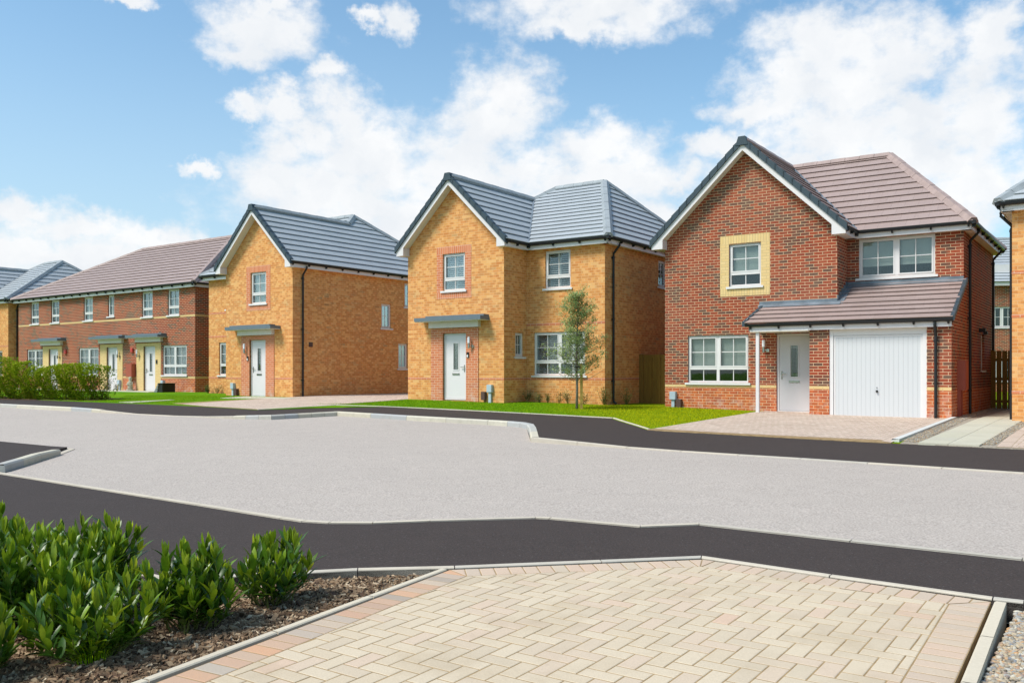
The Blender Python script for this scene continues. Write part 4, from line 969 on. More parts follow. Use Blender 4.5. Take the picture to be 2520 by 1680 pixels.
    for (xx, ya, yb_) in ((x1, Gy-.02, SB), (x0-.02, Gy-.02, 0)):
        vc = MB()
        for i in range(6):
            a = ya+(yb_-ya)*i/6; b = ya+(yb_-ya)*(i+1)/6; dxx = .18*(a-Gy)/(0-Gy) if xx < 3 else 0; dx2 = .18*(b-Gy)/(0-Gy) if xx < 3 else 0
            vc.hexa([(xx-.05+dxx, a, z_at(a)-.06), (xx+.03+dxx, a, z_at(a)-.06), (xx+.03+dx2, b, z_at(b)-.06), (xx-.05+dx2, b, z_at(b)-.06), (xx-.05+dxx, a, z_at(a)+.065), (xx+.03+dxx, a, z_at(a)+.065), (xx+.03+dx2, b, z_at(b)+.045), (xx-.05+dx2, b, z_at(b)+.045)])
        vc.build('verge_cap', 'verge_plastic', lr)
    fa, sf, gu = MB(), MB(), MB()
    eave(fa, sf, gu, (2.78, G-.12), (XR+.02, G-.12), (0, -1), z=2.09, e0=.07, e1=.04)
    gu.build('gutter', 'black_plastic', h); gu = MB()
    sf.box(2.82, 4.30, G-.14, 0, 2.075, 2.10); fa.box(2.78, 2.82, G-.12, -.01, 2.09, 2.26); fa.box(XR+.002, XR+.03, G-.11, SB, 2.1, 2.14) if False else None
    po = MB(); po.box(2.95, 3.03, G-.08, G, -.06, 2.085); po.box(2.94, 3.04, G-.09, G+.01, -.06, -.03); po.build('porch_post', 'white_fascia', h)
    # main roof
    zr = 7.25; yr = 3.80; ye = SB-.25; p = (zr-ze)/(yr-ye); xe = XR+.25; xh = 5.17; inx = W_+ovs; zg = ze+q*(cx+ovs); yb = 2*yr-ye
    zg = pl(cx); zr = zg; xh = 5.2
    p = (zr-ze)/(yr-ye)
    r1 = MB()
    roof_plane(r1, [(inx, ye, ze), (xe, ye, ze), (xh, yr, zr), (cx, yr, zr)])
    roof_plane(r1, [(inx, -ovf, ze), (inx, ye, ze), (cx, yr, zr), (cx, -ovf, zr)])
    roof_plane(r1, [(-ovs, -ovf, ze), (cx, -ovf, zr), (cx, yb, zr), (-ovs, yb, ze)])
    roof_plane(r1, [(xe, ye, ze), (xe, yb, ze), (xh, yr, zr)])
    roof_plane(r1, [(xe, yb, ze), (cx, yb, ze), (cx, yr, zr), (xh, yr, zr)])
    rt = r1.build('roof', 'brown_tile', h)
    gm = MB(); gm.face([(0, YB, 4.5), (cx, YB, 4.5), (cx, YB, zr-.1), (0, YB, 4.9)])
    rr = MB()
    for a, b in (((cx, -ovf+.05, zr), (cx, yr, zr)), ((cx, yr, zr), (xh, yr, zr)), ((xe, ye, ze), (xh, yr, zr)), ((xe, yb, ze), (xh, yr, zr)), ((cx, yr, zr), (cx, yb, zr))): ridge_run(rr, a, b)
    rr.build('ridge_tiles', 'brown_ridge', rt)
    vl = MB(); vl.prism([(-.03, .02), (.03, .02), (.03, .045), (-.03, .045)], (inx-.02, ye+.02, ze+.02), (cx+.02, yr, zr+.01)); vl.build('valley', 'lead', rt)
    eave(fa, sf, gu, (-.25, -.25), (-.25, YB+.2), (-1, 0)); gu.build('gutter', 'black_plastic', h); gu = MB(); eave(fa, sf, gu, (W_+.25, -.25), (W_+.25, ye+.05), (1, 0))
    eave(fa, sf, gu, (W_+.25, ye+.05), (XR+.2, ye+.05), (0, -1), e0=-.1, e1=.1); eave(fa, sf, gu, (XR+.2, ye+.05), (XR+.2, YB+.2), (1, 0), e0=.1)
    fa.build('fascia', 'white_fascia', h); sf.build('soffit', 'cream_soffit', h); gu.build('gutter', 'black_plastic', h)
    gable_trim(h, W_, q, ze, ovs, ovf)
    downpipe(h, FP, 7.17, 2.2, -.05, .17); downpipe(h, FS, 1.62, 4.62, -.1, .26); downpipe(h, FS, 6.1, 4.62, -.1, .26)
    cb = MB(); cb.fb(FS, .0, .46, -.17, 0, .62, 1.33); cb.fb(FS, .02, .44, -.18, -.17, .64, 1.31); cb.fb(FS, .02, .08, -.07, 0, -.3, .62); cb.fb(FS, .30, .36, -.07, 0, -.3, .62); cb.build('meter_cabinet', 'cabinet_red', h)
    bp = MB(); bp.fb(FS, .36, .42, -.12, -.04, -.2, .0); bp.build('pipe_end', 'near_black', h)
    wl = MB(); wl.fb(FS, 3.55, 3.7, -.16, 0, 2.12, 2.22); wl.fb(FS, 3.58, 3.67, -.2, -.1, 2.05, 2.14); wl.build('security_light', 'near_black', h)
    return h
red_house()

# ------------------------------------------------------------ terrace
def terrace():
    h = empty('terrace_house', 'long red brick terrace of three homes under one brown tiled roof', 'house', (-13.38, 37.3, -.93+CAMZ), R(-36))
    X0 = -15.5; YB = 7.4; ze = 4.68
    FG = frame((0, 0), (1, 0), (0, 1)); FS = frame((0, 0), (0, 1), (-1, 0)); FL = frame((X0, 0), (0, 1), (1, 0)); FB = frame((0, YB), (1, 0), (0, -1))
    ups = [(-14.2, -13.35), (-12.12, -11.3), (-8.98, -8.15), (-6.82, -6.28), (-4.0, -3.15), (-2.0, -1.15)]
    gws = [(-14.6, -12.95), (-9.44, -7.64), (-2.39, -.6)]; drs = [(-12.32, -11.40), (-6.90, -5.98), (-3.84, -2.92)]
    ops = [(a, b, 3.37 if b-a > .6 else 3.5, 4.5) for a, b in ups]+[(a, b, .78, 2.07) for a, b in gws]+[(a, b, -.02, 2.06) for a, b in drs]
    wb = MB(); wall_panel(wb, FG, X0, 0, -.4, 4.5, ops); wall_panel(wb, FS, 0, YB, -.4, 4.5); wall_panel(wb, FL, 0, YB, -.4, 4.5); wall_panel(wb, FB, X0, 0, -.4, 4.5)
    wb.build('wall', 'red_brick', h)
    bd = MB(); bd.fb(FG, X0, 0, -.005, .01, 3.27, 3.342); bd.fb(FS, 0, 1.6, -.005, .01, 3.27, 3.342); bd.build('string_course', 'cream_brick', h)
    segs = [(X0, -12.9), (-11.0, -7.46), (-5.54, -4.4), (-2.49, 0)]
    for a, b in segs:
        bd = MB(); bd.fb(FG, a, b, -.005, .01, .64, .712)
        if b == 0: bd.fb(FS, 0, 1.6, -.005, .01, .64, .712)
        bd.build('string_course', 'cream_brick', h)
    for (a, b), (p, q) in zip([(-12.9, -11.0), (-7.46, -5.54), (-4.4, -2.49)], drs):
        s = MB(); s.fb(FG, a, p, -.02, .06, -.4, 2.2); s.fb(FG, q, b, -.02, .06, -.4, 2.2); s.fb(FG, p, q, -.02, .06, 2.06, 2.2); s.build('door_surround', 'cream_brick', h)
    for i, (a, b) in enumerate(ups): window(h, FG, a, b, 3.37 if b-a > .6 else 3.5, 4.5, 'casement' if b-a > .6 else 'single', ['none', 'none', 'roller', 'obscure', 'venetian', 'venetian'][i])
    for i, (a, b) in enumerate(gws): window(h, FG, a, b, .78, 2.07, 'double', ['none', 'venetian', 'venetian'][i])
    for i, (a, b) in enumerate(drs): door(h, FG, a, b, 2.06, [1, 1, -1][i])
    for i, (a, b) in enumerate([(-13.25, -10.62), (-7.75, -5.14), (-4.62, -2.06)]): canopy(h, FG, a, b, 1.0, 2.55)
    FF = frame((0, -.02), (1, 0), (0, 1))
    wall_lamp(h, FF, -11.25, 1.57); wall_lamp(h, FF, -5.82, 1.57); wall_lamp(h, FF, -4.22, 1.57)
    for x in (-10.63, -4.73): a = MB(); a.fb(FG, x-.09, x+.09, -.08, 0, 1.8, 2.0); a.build('alarm_box', 'alarm_red', h, None, False, True, .02)
    c = MB(); c.fb(FG, -4.95, -4.47, -.2, 0, .68, 1.28); c.fb(FG, -4.93, -4.49, -.21, -.2, .7, 1.26); c.fb(FG, -4.84, -4.77, -.08, 0, -.2, .68); c.build('meter_cabinet', 'cabinet_red', h)
    meter_box(h, FG, -2.3, .45); meter_box(h, FF, -5.72, .45)
    b = MB(); b.fb(FF, -2.83, -2.74, -.03, 0, 1.28, 1.45); b.build('doorbell', 'near_black', h)
    mj = MB(); mj.fb(FG, -9.6, -9.585, -.003, .01, -.2, 4.5); mj.build('movement_joint', 'near_black', h)
    zr = 7.28; yr = 3.7; xr_ = -2.35; xl = -9.9
    rf = MB(); A, B_, C_, D_ = (X0-.25, -.25, ze), (.25, -.25, ze), (.25, YB+.25, ze), (X0-.25, YB+.25, ze); E, F_ = (xl, yr, zr), (xr_, yr, zr)
    roof_plane(rf, [A, B_, F_, E]); roof_plane(rf, [B_, C_, F_]); roof_plane(rf, [C_, D_, E, F_]); roof_plane(rf, [D_, A, E])
    r = rf.build('roof', 'brown_tile', h); rr = MB()
    for a, b in ((E, F_), (A, E), (B_, F_), (C_, F_), (D_, E)): ridge_run(rr, a, b, .14, .42)
    rr.build('ridge_tiles', 'brown_ridge', r)
    fa, sf, gu = MB(), MB(), MB()
    eave(fa, sf, gu, (X0-.2, -.2), (.2, -.2), (0, -1), e0=.1, e1=.1); eave(fa, sf, gu, (.2, -.2), (.2, YB+.2), (1, 0), e0=.1); eave(fa, sf, gu, (X0-.2, -.2), (X0-.2, YB+.2), (-1, 0))
    fa.build('fascia', 'white_fascia', h); sf.build('soffit', 'cream_soffit', h); gu.build('gutter', 'black_plastic', h)
    downpipe(h, FS, .75, 4.62, -.05, .26)
terrace()
# pink paving along the terrace front
(u, v) = u36, v36
TP = lambda a, b: (-13.38+u[0]*a+v[0]*b, 37.3+u[1]*a+v[1]*b)
struct(sheet('path', [TP(-15.5, -1.15), TP(-1.6, -1.15), TP(-1.6, 0), TP(-15.5, 0)], .03, 'path_slab', gr, 1, .05))
struct(sheet('path', [(-13.0, 29.2), (-12.3, 28.65), (-11.5, 30.1), (-11.7, 30.3)], .03, 'path_slab', gr, 1, .05))

# ------------------------------------------------------------ house seen through the gap
def back_house():
    d = 47.0; cxp = (2466-1260)/2174*d
    h = empty('red_brick_house', 'distant red brick house glimpsed through the gap beside the red house', 'house', (cxp, d, .1), R(-8))
    F_ = frame((-4, 0), (1, 0), (0, 1)); wb = MB(); ops = [(3.35, 4.65, 3.65, 4.75), (.8, 2.0, 3.65, 4.75), (6, 7.2, 3.65, 4.75), (3.4, 4.7, .8, 2.0)]
    wall_panel(wb, F_, 0, 8, -.6, 6.0, ops); wall_panel(wb, frame((-4, 0), (0, 1), (1, 0)), 0, 8, -.6, 6.0); wall_panel(wb, frame((4, 0), (0, 1), (-1, 0)), 0, 8, -.6, 6.0)
    wb.build('wall', 'red_brick', h)
    for o in ops: window(h, F_, *o, style='doubletop', blind='none')
    rf = MB(); roof_plane(rf, [(-4.3, -.3, 6.05), (4.3, -.3, 6.05), (4.3, 4, 8.9), (-4.3, 4, 8.9)]); roof_plane(rf, [(4.3, 8.3, 6.05), (-4.3, 8.3, 6.05), (-4.3, 4, 8.9), (4.3, 4, 8.9)])
    r = rf.build('roof', 'slate_tile', h); rr = MB(); ridge_run(rr, (-4.3, 4, 8.9), (4.3, 4, 8.9)); rr.build('ridge_tiles', 'slate_ridge', r)
    fa = MB(); fa.box(-4.3, 4.3, -.28, -.25, 5.85, 6.03); fa.build('fascia', 'white_fascia', h)
    # flat white dormer cheek on the roof slope
    dm = MB(); dm.box(-1.4, 1.4, .55, 1.4, 6.5, 7.05); dm.build('dormer', 'white_fascia', h)
back_house()

# ------------------------------------------------------------ fences
def fence(name, label, p0, p1, top, base, n, gap=.0):
    p0, p1 = Vector(p0), Vector(p1); c = (p0+p1)/2; h = empty(name, label, 'fence', (c.x, c.y, base)); d = (p1-p0); l = d.length; d.normalize(); o = Vector((-d.y, d.x))
    F_ = lambda a, b, z: (p0.x-c.x+d.x*a+o.x*b, p0.y-c.y+d.y*a+o.y*b, z)
    w = l/n
    mb = MB()
    for i in range(n):
        off = .012*(i % 2); mb.fb(F_, i*w+.002+gap/2, (i+1)*w-.004-gap/2, off, off+.018, 0, top-base+random.uniform(-.008, .008), random.random())
    mb.build('boards', 'fence_wood', h)
    r = MB(); r.cr = .2
    for z in (.3, .95, 1.5): r.fb(F_, 0, l, .032, .075, z, z+.08)
    r.build('rail', 'fence_wood', h)
    p = MB(); p.cr = .4; p.fb(F_, 0, .09, .034, .12, 0, top-base+.02); p.build('post', 'fence_wood', h)
    p = MB(); p.cr = .7; p.fb(F_, l-.09, l, .034, .12, 0, top-base+.02); p.build('post', 'fence_wood', h)
bx, by = -3.33+6.53*UX+3.33*VX, 28.3+6.53*UY+3.33*VY
fence('board_fence', 'brown close-board fence between the yellow house and the red house', (bx, by), (bx+2.9*UX, by+2.9*UY), CAMZ+.52, CAMZ-1.14, 20)
fence('board_fence', 'weathered board gate fence closing the narrow side path', (13.93, 25.72), (15.0, 24.97), CAMZ+.60, CAMZ-1.2, 9, .010)

# ------------------------------------------------------------ plants
def leaf_faces(mb, base, d, up, l, w, fold=.25, droop=.2, r=.5, n=3):
    d = d.normalized(); s = d.cross(up)
    if s.length < 1e-3: s = d.cross(Vector((1, 0, 0)))
    s.normalize(); nn = s.cross(d).normalized()
    prof = [0, .75, 1.0, .8, 0] if n == 3 else [0, 1, 0]
    K = len(prof)-1; ctr, le, ri = [], [], []
    for k, pw in enumerate(prof):
        t = k/K; c = base+d*(l*t)-nn*(droop*l*t*t); hw = w*.5*pw
        ctr.append(c); le.append(c-s*hw+nn*hw*fold); ri.append(c+s*hw+nn*hw*fold)
    i = len(mb.v)
    for k in range(K+1): mb.v += [tuple(ctr[k]), tuple(le[k]), tuple(ri[k])]
    for k in range(K):
        a = i+3*k; b = a+3
        if k == 0: fs = ((a, b, b+1), (a, b+2, b))
        elif k == K-1: fs = ((a, b, a+1), (a, a+2, b))
        else: fs = ((a, b, b+1, a+1), (a, a+2, b+2, b))
        for f in fs: mb.f.append(f); mb.r[len(mb.f)-1] = r
def laurel(x, y, H, Wd, nst, label, lean=(0, 0)):
    z = g(x, y)-.04; h = empty('laurel_bush', label, 'shrub', (x, y, z), 0, 'laurel bushes in the bark bed')
    lf, stb = MB(), MB()
    for s in range(int(nst*.8)):
        a = random.uniform(0, 6.283); sp = random.random()**.7; tilt = sp*.85; hh = H*random.uniform(.55, 1.12)*(1-.30*sp**2)
        b0 = Vector((math.cos(a)*.05*random.random()*3, math.sin(a)*.05*random.random()*3, 0))
        top = Vector((math.cos(a)*Wd*.5*sp+lean[0]*hh, math.sin(a)*Wd*.5*sp+lean[1]*hh, hh*.82)); mid = b0*.45+top*.55+Vector((math.cos(a), math.sin(a), -.1))*Wd*.07
        pts = [b0, b0*.55+mid*.45+Vector((0, 0, .0)), mid, top]; stb.tube(pts, [.006, .005, .004, .002], 5)
        nl = int(random.uniform(12, 17)*max(.6, H/.45)); tone = random.random()
        for k in range(nl):
            t = .04+.96*(k+random.random()*.6)/nl; t = min(t, 1)
            if t < .5: p = pts[1].lerp(mid, (t)/.5)
            else: p = mid.lerp(top, (t-.5)/.5)
            dirs = (top-mid).normalized(); ra = k*2.4+a; od = Vector((math.cos(ra), math.sin(ra), 0))
            upf = .55+1.1*t+random.uniform(-.2, .3); d = (od*(1.15-.4*t)*random.uniform(.7, 1.25)+dirs*upf)
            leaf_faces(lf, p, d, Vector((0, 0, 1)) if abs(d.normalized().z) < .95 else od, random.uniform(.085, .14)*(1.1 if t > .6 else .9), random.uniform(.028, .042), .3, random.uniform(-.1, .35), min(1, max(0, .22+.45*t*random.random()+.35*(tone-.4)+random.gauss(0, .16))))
        for k in range(5):      # whorl at the tip
            ra = random.uniform(0, 6.3); d = Vector((math.cos(ra)*.33, math.sin(ra)*.33, 1)); leaf_faces(lf, top, d+(top-mid).normalized()*.5, Vector((math.cos(ra), math.sin(ra), 0)), random.uniform(.08, .12), .028, .35, .05, min(1, .62+random.random()*.38))
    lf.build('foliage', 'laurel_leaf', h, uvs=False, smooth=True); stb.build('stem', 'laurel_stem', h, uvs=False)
laurel(-1.46, 5.46, .46, .54, 32, 'small laurel bush standing alone, nearest the end of the bark bed')
laurel(-1.80, 4.96, .53, .52, 42, 'upright laurel bush second from the paved driveway end')
laurel(-2.42, 5.12, .50, .56, 38, 'broad laurel bush directly left of the upright one, at the pavement edge')
laurel(-2.62, 5.42, .62, .74, 50, 'tall laurel bush at the back of the clump with a reddish shoot on top')
laurel(-2.13, 4.50, .43, .66, 50, 'low laurel bush at the front of the clump with grass growing in it')
laurel(-2.52, 4.88, .56, .70, 48, 'dense laurel bush in the middle of the clump')
laurel(-2.95, 4.95, .68, .66, 44, 'laurel bush at the left photo edge, tallest of the clump')
laurel(-2.60, 4.2, .42, .52, 34, 'dark laurel bush in the bottom left corner of the photo')
laurel(-3.25, 5.6, .6, .66, 36, 'laurel bush at the back, behind the others at the left photo edge')
def grass_tuft(name, x, y, n, hgt, spread, mat, label):
    mb = MB(); z = g(x, y)-.05
    for i in range(n):
        a = random.uniform(0, 6.3); r0 = random.random()*spread*.35; b = Vector((x+math.cos(a)*r0, y+math.sin(a)*r0, z)); h = hgt*random.uniform(.5, 1); d = Vector((math.cos(a), math.sin(a), 0)); bend = random.uniform(.2, 1.0)*spread
        pr = []; s = Vector((-d.y, d.x, 0))*.0022
        for t in (0, .4, .75, 1): c = b+d*(bend*t*t)+Vector((0, 0, h*(t-.35*t*t*bend/spread))); pr.append((c-s*(1-t*.8), c+s*(1-t*.8)))
        for k in range(3): mb.face([pr[k][0], pr[k][1], pr[k+1][1], pr[k+1][0]], None, random.random())
    o = mb.build(name, mat, uvs=False); o['label'] = label; o['category'] = 'grass'; return o
grass_tuft('grass_tuft', -2.10, 4.42, 260, .30, .26, 'grass_blade', 'tuft of long green grass growing through the low front laurel')
grass_tuft('dry_grass', -2.16, 4.2, 240, .05, .22, 'straw', 'flattened dry straw lying in front of the low laurel')
grass_tuft('dry_grass_stalks', -3.42, 5.65, 26, .62, .3, 'straw', 'thin dry grass stalks arching over the laurels at the left photo edge')

def small_shrub(px, py, s, kind, label, z=None):
    s *= 1.25; z = gr(px, py) if z is None else z; h = empty('small_shrub', label, 'shrub', (px, py, z), 0, 'small shrubs along the house walls'); lf, sb = MB(), MB()
    for i in range(int(11*max(1, s/.35))):
        a = random.uniform(0, 6.3); hh = s*random.uniform(.6, 1.05); top = Vector((math.cos(a)*s*.55*random.random(), math.sin(a)*s*.4*random.random(), hh)); sb.tube([(0, 0, 0), top*.5+Vector((math.cos(a)*.03, 0, 0)), top], [.004, .003, .002], 4)
        for k in range(26):
            t = random.uniform(.2, 1); p = top*t+Vector((random.gauss(0, .035), random.gauss(0, .035), random.gauss(0, .02)))
            leaf_faces(lf, p, Vector((random.gauss(0, 1), random.gauss(0, 1), random.uniform(-.2, 1))), Vector((0, 0, 1)), random.uniform(.03, .05), random.uniform(.018, .028), .2, .1, random.random(), 1)
    lf.build('foliage', 'shrub_leaf', h, uvs=False); sb.build('stem', 'laurel_stem', h, uvs=False)
def onB(a, b): return (-3.33+UX*a+VX*b, 28.3+UY*a+VY*b)
for (a, b, s, lb) in ((3.98, .92, .34, 'shrub with a pale flower in the inner corner of the yellow house'), (4.42, .93, .26, 'low shrub right of the flowering one under the big window, wall side'),
                      (4.72, .95, .25, 'twin low shrub left of the tree, under the middle of the big window'), (5.13, .92, .30, 'rounded shrub just left of the twiggy one by the tree'),
                      (5.42, .95, .38, 'taller twiggy shrub immediately left of the young tree trunk'), (6.0, .9, .32, 'shrub between the young tree stake and the corner of the yellow house'),
                      (6.55, 1.1, .42, 'dark shrub at the foot of the black downpipe on the yellow house')):
    x, y = onB(a, b); small_shrub(x, y, s, 0, lb)
x, y = onB(6.85, 1.9); small_shrub(x, y, .40, 0, 'dark shrub in the shade between the downpipe and the brown fence')
for (a, b, s, lb) in ((-2.55, 1.0, .26, 'small shrub left of the two at the narrow window of the yellow house'), (-1.95, 1.0, .28, 'small shrub at the narrow window where the yellow gable wall starts'), (-3.0, 1.3, .3, 'small shrub at the foot of the terrace downpipe')):
    small_shrub(-10.75+u36[0]*a+v36[0]*b, 33.2+u36[1]*a+v36[1]*b, s, 0, lb)
for (a, b, s, lb) in ((-6.9, -.55, .42, 'grey green shrub before the middle terrace door'), (-6.1, -.4, .36, 'shrub below the grey service box right of the middle terrace door'), (-5.3, -.4, .3, 'low spreading shrub under the red meter cabinet')):
    x, y = TP(a, b); small_shrub(x, y, s, 0, lb)
# stone ornament and slate faced wedge planter on the terrace paving
def ornament():
    x, y = TP(-4.5, -.25); z = gr(x, y)+.03; mb = MB(); mb.box(-.14, .14, -.12, .12, 0, .07); mb.lathe([(.10, .07), (.12, .15), (.09, .24), (.115, .33), (.10, .40), (.05, .44), (.075, .50), (.08, .56), (.05, .62), (.0, .64)], (0, 0, 0), 14)
    for sx in (-1, 1): mb.tube([(sx*.09, -.02, .38), (sx*.12, -.07, .27), (sx*.04, -.11, .25)], [.03, .026, .02], 8)
    o = mb.build('stone_ornament', 'stone', None, None, True); o.location = (x, y, z); o['label'] = 'small weathered stone figure standing left of the nearest terrace door'; o['category'] = 'garden ornament'
ornament()
def kennel():
    x, y = TP(-1.45, -.95); h = empty('storage_box', 'low black box with sloping grey slatted front on the lawn by the terrace', 'box', (x, y, gr(x, y)), R(-36))
    mb = MB(); mb.hexa([(.2, 0, 0), (.55, 0, 0), (.55, .6, 0), (.2, .6, 0), (.3, 0, .38), (.55, 0, .38), (.55, .6, .38), (.3, .6, .38)]); mb.build('body', 'near_black', h)
    f = MB()
    for i in range(4):
        t0, t1 = i/4, (i+1)/4-.02; f.hexa([(-.06+.32*t0, -.02, .4*t0), (.2+.1*t0, -.03, .4*t0), (.2+.1*t0, .62, .4*t0), (-.06+.32*t0, .62, .4*t0), (-.06+.32*t1, -.02, .4*t1), (.2+.1*t1, -.03, .4*t1), (.2+.1*t1, .62, .4*t1), (-.06+.32*t1, .62, .4*t1)])
    f.build('sloping_front', 'slate_dark', h)
    l = MB(); l.box(.24, .60, -.03, .63, .38, .405); l.build('lid', 'near_black', h)
kennel()

def young_tree():
    x, y = 1.74, 23.75; z = gr(x, y); h = empty('young_tree', 'young slender tree with airy grey-green leaves on the lawn before the yellow house', 'tree', (x, y, z))
    tr = MB(); tr.tube([(0, 0, -.05), (.01, 0, .6), (-.01, .01, 1.2), (.0, 0, 1.8), (.03, .02, 2.4), (.05, 0, 2.9), (.10, 0, 3.22)], [.038, .032, .028, .022, .016, .010, .004], 9)
    lf = MB(); br = []
    def clump(c, n, s):
        for _ in range(n):
            p = c+Vector((random.gauss(0, s), random.gauss(0, s), random.gauss(0, s*.85)))
            leaf_faces(lf, p, Vector((random.gauss(0, 1), random.gauss(0, 1), random.uniform(-.2, 1.1))), Vector((0, 0, 1)), random.uniform(.05, .075), random.uniform(.024, .034), .2, .1, min(1, max(0, random.gauss(.5, .25))), 1)
    # crown profile: half width against height
    def hw(zz): return .74 if zz < 1.9 else max(.10, .74-.62*(zz-1.9)/1.4)
    for i in range(66):
        zz = .84+(i/66)**1.0*2.2; a = i*2.4+random.uniform(-.4, .4); R_ = hw(zz)*random.uniform(.45, 1.12)
        b0 = Vector((.02, 0, zz-.12)); tip = Vector((math.cos(a)*R_+.03, math.sin(a)*R_, zz+R_*random.uniform(.15, .75))); m = b0.lerp(tip, .5)+Vector((0, 0, -.04))
        tr.tube([b0, m, tip], [.009, .006, .003], 5)
        if random.random() < .12: continue
        for t in (.42, .62, .8, .95, 1.05): clump(b0.lerp(tip, t)+Vector((random.gauss(0, .03), random.gauss(0, .03), random.gauss(0, .03))), int(random.uniform(20, 42)), random.uniform(.04, .07))
        for _ in range(3):
            t = random.uniform(.4, .9); q = b0.lerp(tip, t); e = q+Vector((random.gauss(0, .12), random.gauss(0, .12), random.uniform(.02, .16))); tr.tube([q, e], [.004, .002], 4); clump(e, random.randint(10, 24), .045)
    for c in ((-.78, 0, 1.45), (-.62, -.1, 1.06), (.55, .05, 1.15), (.72, 0, 1.95), (.35, 0, 2.55), (-.42, 0, 2.6), (-.05, 0, 3.05), (.20, 0, 3.28), (.17, 0, 3.12)):
        c = Vector(c); clump(c, 44, .06); tr.tube([(c.x*.1, 0, c.z-.3), c*.6+Vector((0, 0, c.z*.4-.16)), c], [.007, .005, .003], 4)
        clump(c*.8+Vector((0, 0, .15*c.z)), 26, .06)
    tr.build('trunk', 'tree_bark', h, None, True, uvs=False); lf.build('crown', 'tree_leaf', h, uvs=False)
    x2, y2 = x+.125, y-.02; s = MB(); s.box(-.035, .035, -.035, .035, -.1, 1.22); s.box(-.036, .036, -.036, .036, 1.22, 1.225); o = s.build('tree_stake', 'stake_wood'); o.location = (x2, y2, gr(x2, y2)); o['label'] = 'square wooden stake standing beside the young tree trunk'; o['category'] = 'stake'
    t = MB(); t.tube([(-.05, -.045, 1.14), (.03, -.05, 1.14), (.17, -.04, 1.14), (.17, .03, 1.14), (.03, .05, 1.14), (-.05, .04, 1.14), (-.05, -.045, 1.14)], .012, 6); t.build('tie', 'near_black', h)
young_tree()

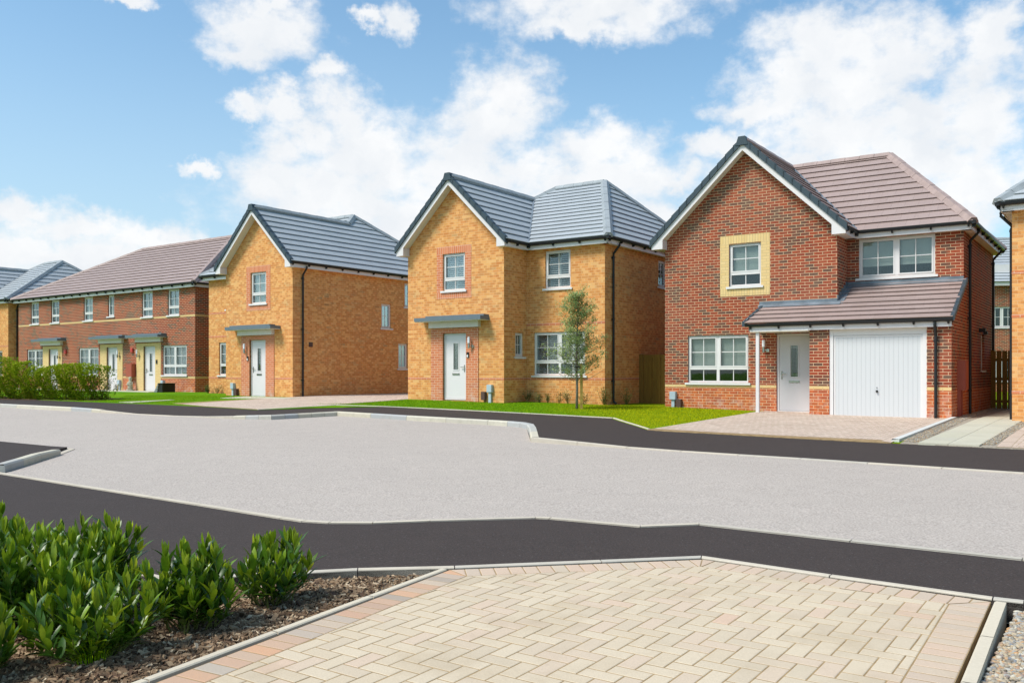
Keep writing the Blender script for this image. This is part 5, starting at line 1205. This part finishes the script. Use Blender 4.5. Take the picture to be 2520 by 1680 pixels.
def hedge():
    p0 = Vector((-23.5, 35.9)); p1 = Vector((-14.25, 31.2)); d = (p1-p0); l = d.length; d.normalize(); o = Vector((-d.y, d.x))
    h = empty('hedge', 'long clipped green hedge with reddish young leaves before the terrace', 'hedge', (p1.x, p1.y, 0)); lf, sb = MB(), MB()
    bumps = [(random.uniform(0, l), random.uniform(-.3, .35), random.uniform(.2, .7), random.uniform(.35, .6), random.uniform(.0, .14)) for _ in range(44)]
    n = 0
    while n < 54000:
        a = random.uniform(-.15, l+.12); b = random.uniform(-.62, .62); c = random.random(); side = random.random() < .62
        top = 1.16+.05*math.sin(a*1.7)+.04*math.sin(a*4.1+1)
        if a > l-3.6: top -= .06
        if a < l*.62: top += .14
        for (ba, bb, bc, br_, bh) in bumps: top += bh*math.exp(-((a-ba)/br_)**2)*.6
        zz = .02+c*top
        # shell of an ellipse-like section, so the inside stays dark and open
        endf = max(0, min(1, (l+.15-a)/.45)); w = .66*math.sqrt(max(0.02, 1-(max(0, zz/top-.55)/.5)**2))*(.86+.14*min(1, zz/.35))*math.sqrt(endf)
        w += .07*math.sin(a*5.3+zz*6)+.05*math.sin(a*11+zz*9)
        if side: b = -w+random.expovariate(1/.07)
        if abs(b) > w: continue
        depth = min(w-abs(b), top-zz+.02)
        if not side and random.random() > math.exp(-max(0, depth)/.085): continue
        gapn = math.sin(a*3.3+zz*4.2)+math.sin(a*7.9-zz*5.1)+math.sin(a*1.9+zz*9)
        if gapn < -2.1 and random.random() < .5: continue
        if b > .25 and random.random() < .6: continue
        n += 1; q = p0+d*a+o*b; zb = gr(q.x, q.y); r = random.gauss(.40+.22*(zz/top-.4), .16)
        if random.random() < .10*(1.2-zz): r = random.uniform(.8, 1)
        P = Vector((q.x-p1.x, q.y-p1.y, zb+zz))
        leaf_faces(lf, P, Vector((random.gauss(0, .7)-o.x*.5, random.gauss(0, .7)-o.y*.5, random.uniform(-.1, 1.2))), Vector((0, 0, 1)), random.uniform(.07, .11), random.uniform(.036, .052), .2, .1, min(1, max(0, r)), 1)
    a = .1
    while a < l:
        q = p0+d*a+o*random.uniform(-.15, .15); zb = gr(q.x, q.y); b0 = Vector((q.x-p1.x, q.y-p1.y, zb-.03))
        for _ in range(4): sb.tube([b0, b0+Vector((random.gauss(0, .1), random.gauss(0, .1), .4)), b0+Vector((random.gauss(0, .25), random.gauss(0, .25), .8))], [.014, .01, .005], 5)
        a += .3
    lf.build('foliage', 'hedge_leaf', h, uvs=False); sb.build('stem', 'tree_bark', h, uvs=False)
    sl2 = [tuple(p0-o*.8), tuple(p1-o*.62+d*.1), tuple(p1+o*.6+d*.1), tuple(p0+o*.8)]
    struct(sheet('soil', sl2, .03, 'bark_flat', gr, .6, .02))
M['bark_flat'] = plain('bark_flat', (.13, .075, .05), .95, .1, .5, 30)
hedge()

def lawn_blades():
    mb = MB(); regs = [([(-6.0, 26.4), (-5.1, 25.7), (-3.65, 24.9), (1.0, 21.7), (2.38, 20.6), (2.78, 17.9), (6.2, 22.6), (4.4, 25.1), (2.5, 25.6), (-.3, 26.3), (-3.2, 28.3), (-4.9, 26.4)], 36000, .022, .045),
                ([(-20, 33.9), (-10.4, 27.15), (-10.75, 28.2), (-8.4, 31.3), (-10.7, 33.1), (-13, 34.0), (-15, 34.5), (-14.2, 31.5), (-20, 35)], 16000, .02, .04)]
    for poly, n, h0, h1 in regs:
        xs = [p[0] for p in poly]; ys = [p[1] for p in poly]; k = 0
        while k < n:
            x = random.uniform(min(xs), max(xs)); y = random.uniform(min(ys), max(ys))
            if not inpoly(x, y, poly): continue
            k += 1; z = gr(x, y)+.014; hh = random.uniform(h0, h1); a = random.uniform(0, 6.3); w = .0045; c, s = math.cos(a)*w, math.sin(a)*w; lx, ly = random.gauss(0, .015), random.gauss(0, .015)
            mb.f.append((len(mb.v), len(mb.v)+1, len(mb.v)+2)); mb.v += [(x-c, y-s, z), (x+c, y+s, z), (x+lx, y+ly, z+hh)]; mb.r[len(mb.f)-1] = min(1, max(0, random.gauss(.42, .27)))
    struct(mb.build('grass', 'grass_blade', uvs=False), 'stuff', 'short mown lawn grass in front of the houses', 'grass')
lawn_blades()
